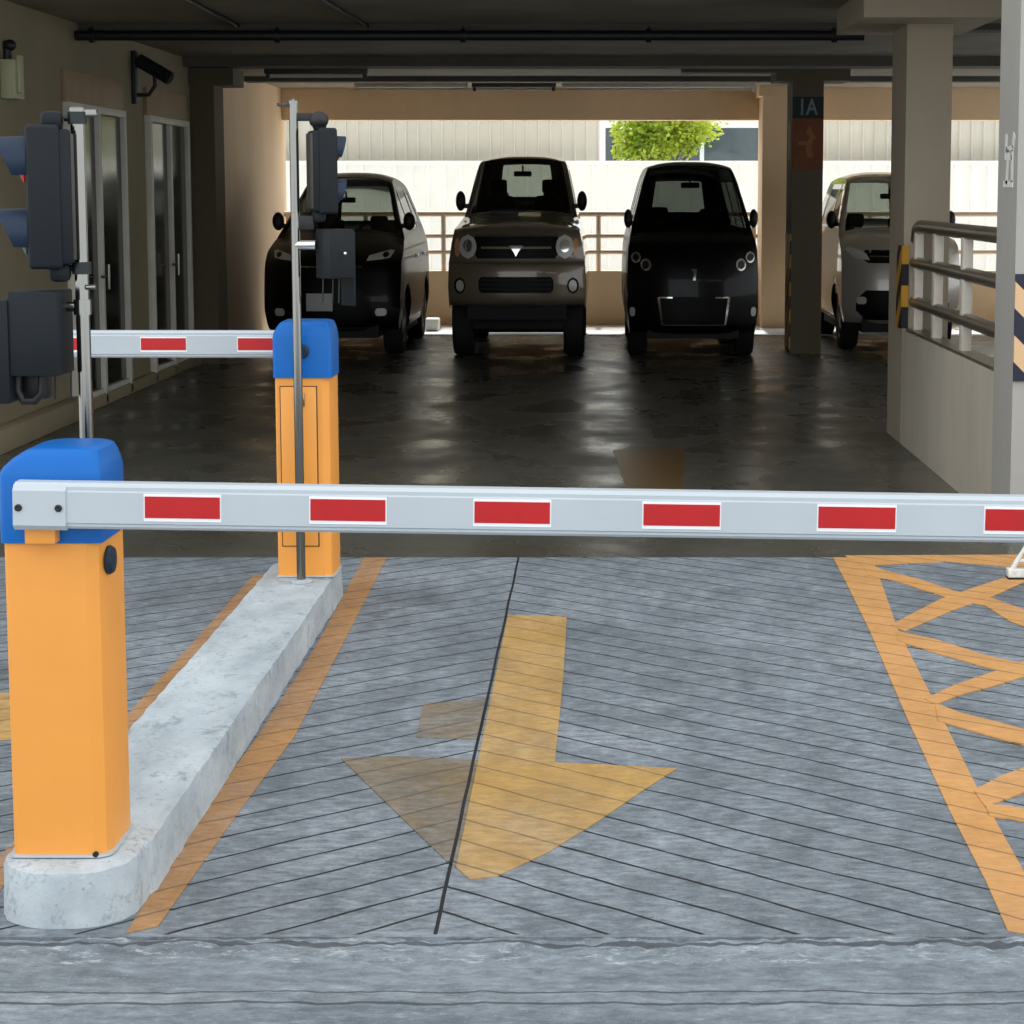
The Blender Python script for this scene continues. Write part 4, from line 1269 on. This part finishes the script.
# --- grey-brown pickup
S = dict(len=4.5, paint='paint_bronze', glass='glass', sill=.52, pan=.40, wheel_r=.36, arch_r=.45, tyre_w=.22, axles=(.85, 3.45), low=.24,
         prof=[(.10, .56, .22, 0), (.02, .62, .22, 0), (0, .80, .24, 0), (.02, .98, .24, 0), (.07, 1.02, .22, .0), (.09, 1.18, .20, .0), (.13, 1.32, .18, .02), (.30, 1.39, .10, .05),
               (.85, 1.46, .04, .08), (1.28, 1.51, .08, .06), (1.40, 1.53, .08, .06), (1.95, 2.04, .10, .03), (2.15, 2.11, .06, .05), (2.7, 2.145, 0, .055), (3.1, 2.12, 0, .055), (3.22, 2.05, -.03, .06), (3.30, 1.50, -.04, .03), (3.34, 1.30, 0, .02), (3.45, 1.28, 0, .01), (4.40, 1.28, -.02, .01), (4.47, 1.22, -.06, .0), (4.5, .60, -.06, 0)],
         width=[(.5, .71), (.75, .725), (1.0, .715), (1.2, .685), (1.38, .645), (1.47, .61), (1.9, .52), (2.02, .49), (2.1, .45), (2.2, .42)],
         taper_f=(.05, .7), taper_r=(.04, .4), windshield=(10, 11.7), rear_window=(15, 15.65),
         side_windows=[[(1.72, 1.55), (2.28, 1.55), (2.28, 1.98), (2.14, 1.98)], [(2.36, 1.55), (3.10, 1.55), (3.06, 1.98), (2.36, 1.98)]],
         cowl=(1.38, 1.5), seat_z=1.05, seats=((2.35, .64), (2.75, .50)), mirror_in=(1.98, 1.93), front_end=8)
YP = 20.5
pk = Car(S, 'pickup_truck', 'grey brown pickup truck with round headlights parked facing the ramp', 'pickup truck', (-.862, YP, 0))
pk.mirrors(1.55, 1.63, .665, .055, .11, 'black')
pk.patch('grille', [(-.40, 1.05), (.40, 1.05), (.44, 1.12), (.43, 1.29), (-.43, 1.29), (-.44, 1.12)], 'grille', off=.01, nz=10)
pk.patch('grille_bar', rect(-.43, .43, 1.275, 1.30), 'chrome', off=.022, nz=2, nx=12)
pk.patch('grille_bar', rect(-.36, .36, 1.15, 1.172), 'paint_bronze', off=.022, nz=2, nx=12)
# generic emblem
pk.patch('emblem', [(0, 1.07), (.025, 1.12), (.075, 1.185), (.03, 1.175), (0, 1.15), (-.03, 1.175), (-.075, 1.185), (-.025, 1.12)], 'chrome', off=.032, nz=8, nx=4)
for h_ in pk.both('headlight', ell(.50, 1.17, .092, .125), 'lamp_clear', off=.014):
    s_ = 1 if h_.data.vertices[0].co.x > 0 else -1
    pk.patch('reflector', ell(.50 * s_, 1.18, .05, .07), 'lamp_ring', off=.024, parent=h_)
pk.both('turn_signal', ell(.612, 1.16, .03, .10), 'amber', off=.012)
pk.patch('lower_grille', arcrect(-.385, .385, .70, .865, .03), 'grille', off=.008)
for z_ in (.74, .785, .83): pk.patch('grille_slat', rect(-.36, .36, z_ - .008, z_ + .008), 'interior', off=.016, nz=2, nx=10)
for h_ in pk.both('fog_light', ell(.585, .77, .06, .085), 'grille', off=.008):
    s_ = 1 if h_.data.vertices[0].co.x > 0 else -1
    pk.patch('lens', ell(.582 * s_, .77, .042, .062), 'lamp_clear', off=.016, parent=h_)
MB().box((-.30, 1.08, 1.475), (-.02, 1.36, 1.545), .02, 3).build('bonnet_scoop', 'black', pk.root)
bx((-.52, .22, .42), (.52, .40, .60), .02).build('skid_plate', 'interior', pk.root)

# --- left black hatchback
S = dict(len=4.1, paint='paint_black', glass='glass', sill=.28, pan=.2, wheel_r=.34, arch_r=.41, tyre_w=.2, axles=(.9, 3.25),
         prof=[(.12, .30, .30, 0), (.03, .38, .30, 0), (0, .60, .32, 0), (.03, .80, .34, 0), (.08, .98, .36, .0), (.20, 1.08, .34, .03), (.50, 1.20, .20, .08), (.86, 1.30, .14, .09), (.98, 1.33, .14, .08), (1.75, 1.82, .12, .07), (1.98, 1.90, .06, .06), (2.5, 1.945, 0, .065), (3.2, 1.89, 0, .065), (3.5, 1.80, -.04, .07), (3.88, 1.32, -.08, .03), (3.98, 1.22, -.08, .02), (4.06, .80, -.14, 0), (4.1, .36, -.14, 0)],
         width=[(.28, .69), (.5, .73), (.9, .73), (1.1, .72), (1.25, .68), (1.4, .62), (1.75, .50), (1.85, .46), (1.95, .42)],
         taper_f=(.08, .9), taper_r=(.10, .6), windshield=(8, 9.5), rear_window=(13, 13.7),
         side_windows=[[(1.40, 1.33), (2.05, 1.33), (2.05, 1.74), (1.88, 1.74)], [(2.13, 1.33), (2.95, 1.33), (2.85, 1.74), (2.13, 1.74)], [(3.05, 1.36), (3.42, 1.42), (3.2, 1.70), (2.97, 1.72)]],
         cowl=(.98, 1.28), seat_z=.72, seats=((2.0, .56), (2.9, .50)), mirror_in=(1.62, 1.64), front_end=7)
YL = 20.6
lc = Car(S, 'hatchback', 'black car parked at the left behind the far signal post', 'car', (-2.80, YL, 0))
lc.mirrors(1.35, 1.41, .715, .065, .10, 'black')
for h_ in lc.both('headlight', [(.38, 1.02), (.60, 1.04), (.64, 1.12), (.60, 1.13), (.40, 1.075)], 'lamp_clear', off=.010):
    s_ = 1 if h_.data.vertices[0].co.x > 0 else -1
    lc.patch('projector', ell(.56 * s_, 1.08, .03, .03), 'grille', off=.016, parent=h_, nz=6, nx=4)
lc.patch('grille', [(-.30, .92), (.30, .92), (.36, 1.0), (-.36, 1.0)], 'grille', off=.006)
lc.patch('grille_bar', rect(-.34, .34, .955, .97), 'chrome', off=.012, nz=2, nx=10)
lc.patch('lower_grille', arcrect(-.38, .38, .36, .72, .06), 'grille', off=.006)
pz = .60
plt = lc.patch('number_plate', rect(-.225, .045, pz - .09, pz + .09), 'plate', off=.03, nz=2, nx=4)
for h_ in lc.both('fog_light', arcrect(.47, .58, .45, .53, .02), 'lamp_clear', off=.008, nx=4, nz=4): pass
lc.patch('lower_lip', rect(-.5, .5, .315, .335), 'chrome', off=.012, nz=2, nx=12)
for s_ in (-1, 1):
    for yy in (1.75, 2.6): MB().obox((s_ * .735, yy + .3, 1.02), (.03, .14, .03), None, .008).build('door_handle', 'chrome', lc.root)

# --- black van
S = dict(len=4.4, paint='paint_black', glass='glass_dark', sill=.26, pan=.2, wheel_r=.34, arch_r=.41, tyre_w=.2, axles=(.85, 3.4),
         prof=[(.10, .28, .26, 0), (.02, .36, .26, 0), (0, .62, .26, 0), (.02, .86, .26, 0), (.07, 1.06, .24, 0), (.16, 1.20, .20, .02), (.36, 1.29, .14, .03), (.46, 1.32, .14, .03), (.95, 1.88, .12, .05), (1.15, 2.01, .07, .05), (1.6, 2.055, .02, .06), (3.4, 2.05, 0, .06), (4.05, 2.02, -.03, .09), (4.22, 1.86, -.05, .05), (4.32, 1.32, -.06, .03), (4.36, 1.2, -.06, .02), (4.4, .36, -.08, 0)],
         width=[(.26, .66), (.5, .695), (.9, .695), (1.15, .68), (1.30, .64), (1.45, .605), (1.85, .50), (1.98, .45), (2.1, .41)],
         taper_f=(.09, .7), taper_r=(.05, .4), windshield=(7, 8.7), rear_window=(13, 13.6),
         side_windows=[[(1.0, 1.33), (1.75, 1.33), (1.75, 1.84), (1.30, 1.84)], [(1.85, 1.33), (2.95, 1.33), (2.95, 1.84), (1.85, 1.84)], [(3.05, 1.33), (4.0, 1.33), (3.95, 1.84), (3.05, 1.84)]],
         cowl=(.55, 1.28), seat_z=.80, seats=((1.9, .58), (2.9, .55)), mirror_in=(1.02, 1.80), front_end=6, sw=.92)
vn = Car(S, 'van', 'tall black van parked in front of the opening beside the tan pillar', 'van', (.963, 20.5, 0))
vn.mirrors(.80, 1.45, .665, .045, .10, 'black')
for h_ in vn.both('headlight', [(.375, .92), (.40, .90), (.52, .95), (.65, 1.05), (.66, 1.14), (.62, 1.14), (.52, 1.05)], 'grille', off=.008):
    s_ = 1 if h_.data.vertices[0].co.x > 0 else -1
    for cx_, cz_, rr in ((.49, .985, .055), (.59, 1.06, .05)):
        vn.patch('lamp_ring', ell(cx_ * s_, cz_, rr, rr * 1.2), 'lamp_ring', off=.014, parent=h_, nx=6)
        vn.patch('lamp_bulb', ell((cx_ + .005) * s_, cz_, rr * .62, rr * .8), 'black', off=.019, parent=h_, nx=5)
vn.patch('emblem', [(-.03, .945), (.03, .945), (.015, .83), (-.012, .83), (.0, .91)], 'chrome', off=.02, nz=5, nx=3)
lg = vn.patch('lower_grille', [(-.33, .36), (.33, .36), (.37, .66), (-.37, .66)], 'grille', off=.006)
for s_ in (-1, 1): vn.patch('grille_trim', [(.315 * s_, .37), (.335 * s_, .37), (.375 * s_, .655), (.35 * s_, .655)], 'chrome', off=.014, nz=4, nx=2)
for s_ in (-1, 1): vn.patch('grille_trim', rect(min(.22 * s_, .36 * s_), max(.22 * s_, .36 * s_), .645, .66), 'chrome', off=.015, nz=2, nx=4)
vn.patch('grille_trim', rect(-.32, .32, .365, .373), 'rim', off=.014, nz=2, nx=8)
vn.both('fog_light', arcrect(.60, .655, .45, .545, .012), 'lamp_clear', off=.008, nx=4, nz=4)

# --- silver hatchback
S = dict(len=3.7, paint='paint_silver', glass='glass', sill=.30, pan=.2, wheel_r=.33, arch_r=.40, tyre_w=.19, axles=(.82, 3.0),
         prof=[(.12, .32, .30, 0), (.03, .40, .30, 0), (0, .62, .30, 0), (.02, .84, .30, 0), (.06, 1.0, .30, .0), (.14, 1.12, .28, .02), (.40, 1.24, .16, .06), (.66, 1.31, .10, .07), (.78, 1.34, .10, .06), (1.35, 1.82, .10, .06), (1.58, 1.91, .06, .05), (2.1, 1.955, 0, .06), (2.9, 1.92, 0, .06), (3.2, 1.84, -.04, .07), (3.5, 1.34, -.06, .03), (3.58, 1.24, -.06, .02), (3.66, .80, -.10, 0), (3.7, .36, -.10, 0)],
         width=[(.3, .60), (.5, .65), (.9, .655), (1.15, .645), (1.30, .60), (1.45, .57), (1.75, .48), (1.87, .44), (1.98, .40)],
         taper_f=(.10, .7), taper_r=(.08, .5), windshield=(8, 9.6), rear_window=(13, 13.7),
         side_windows=[[(1.12, 1.36), (1.85, 1.36), (1.85, 1.76), (1.60, 1.76)], [(1.93, 1.36), (2.80, 1.36), (2.72, 1.76), (1.93, 1.76)]],
         cowl=(.78, 1.3), seat_z=.74, seats=((1.75, .56), (2.6, .5)), mirror_in=(1.3, 1.68), front_end=7)
sv = Car(S, 'hatchback', 'silver car parked right of the sign pillar, partly behind the large pillar', 'car', (3.26, 21.4, 0))
sv.mirrors(1.12, 1.42, .665, .06, .10, 'black')
sv.both('headlight', [(.36, 1.0), (.52, 1.02), (.60, 1.12), (.56, 1.14), (.40, 1.08)], 'lamp_clear', off=.010)
sv.patch('grille', [(-.38, .97), (.38, .97), (.46, 1.04), (.40, 1.11), (-.40, 1.11), (-.46, 1.04)], 'grille', off=.007)
sv.patch('grille_bar', rect(-.36, .36, 1.035, 1.05), 'chrome', off=.014, nz=2)
sv.patch('lower_grille', arcrect(-.50, .50, .36, .68, .1), 'grille', off=.018, nz=16, nx=14, depth=.04)
sv.both('fog_light', arcrect(.40, .50, .53, .61, .02), 'lamp_clear', off=.03, nx=4, nz=4)

# ------------------------------------------------------------------ light
w = bpy.data.worlds.new('world'); sc.world = w; w.use_nodes = True
nt = w.node_tree
bg = nt.nodes['Background']
bg.inputs[0].default_value = (0.90, 0.95, 1.0, 1)
bg.inputs[1].default_value = 1.0
ld = bpy.data.lights.new('sun', 'SUN'); ld.energy = 2.4; ld.angle = math.radians(1.5); ld.color = (1.0, 0.98, 0.94)
lo = bpy.data.objects.new('sun', ld); COL.objects.link(lo)
# high sun behind the building: its rays come in over the rear parapet
el = math.radians(53.0)
lo.rotation_euler = Vector((0.0, -math.cos(el), -math.sin(el))).to_track_quat('-Z', 'Y').to_euler()
lo.location = (0, 40, 30)

sc.view_settings.view_transform = 'Standard'
sc.view_settings.look = 'None'
sc.view_settings.exposure = 0.8
sc.view_settings.gamma = 1.0
sc.view_settings.use_curve_mapping = False
sc.cycles.use_denoising = True
sc.cycles.max_bounces = 12
sc.cycles.transparent_max_bounces = 16
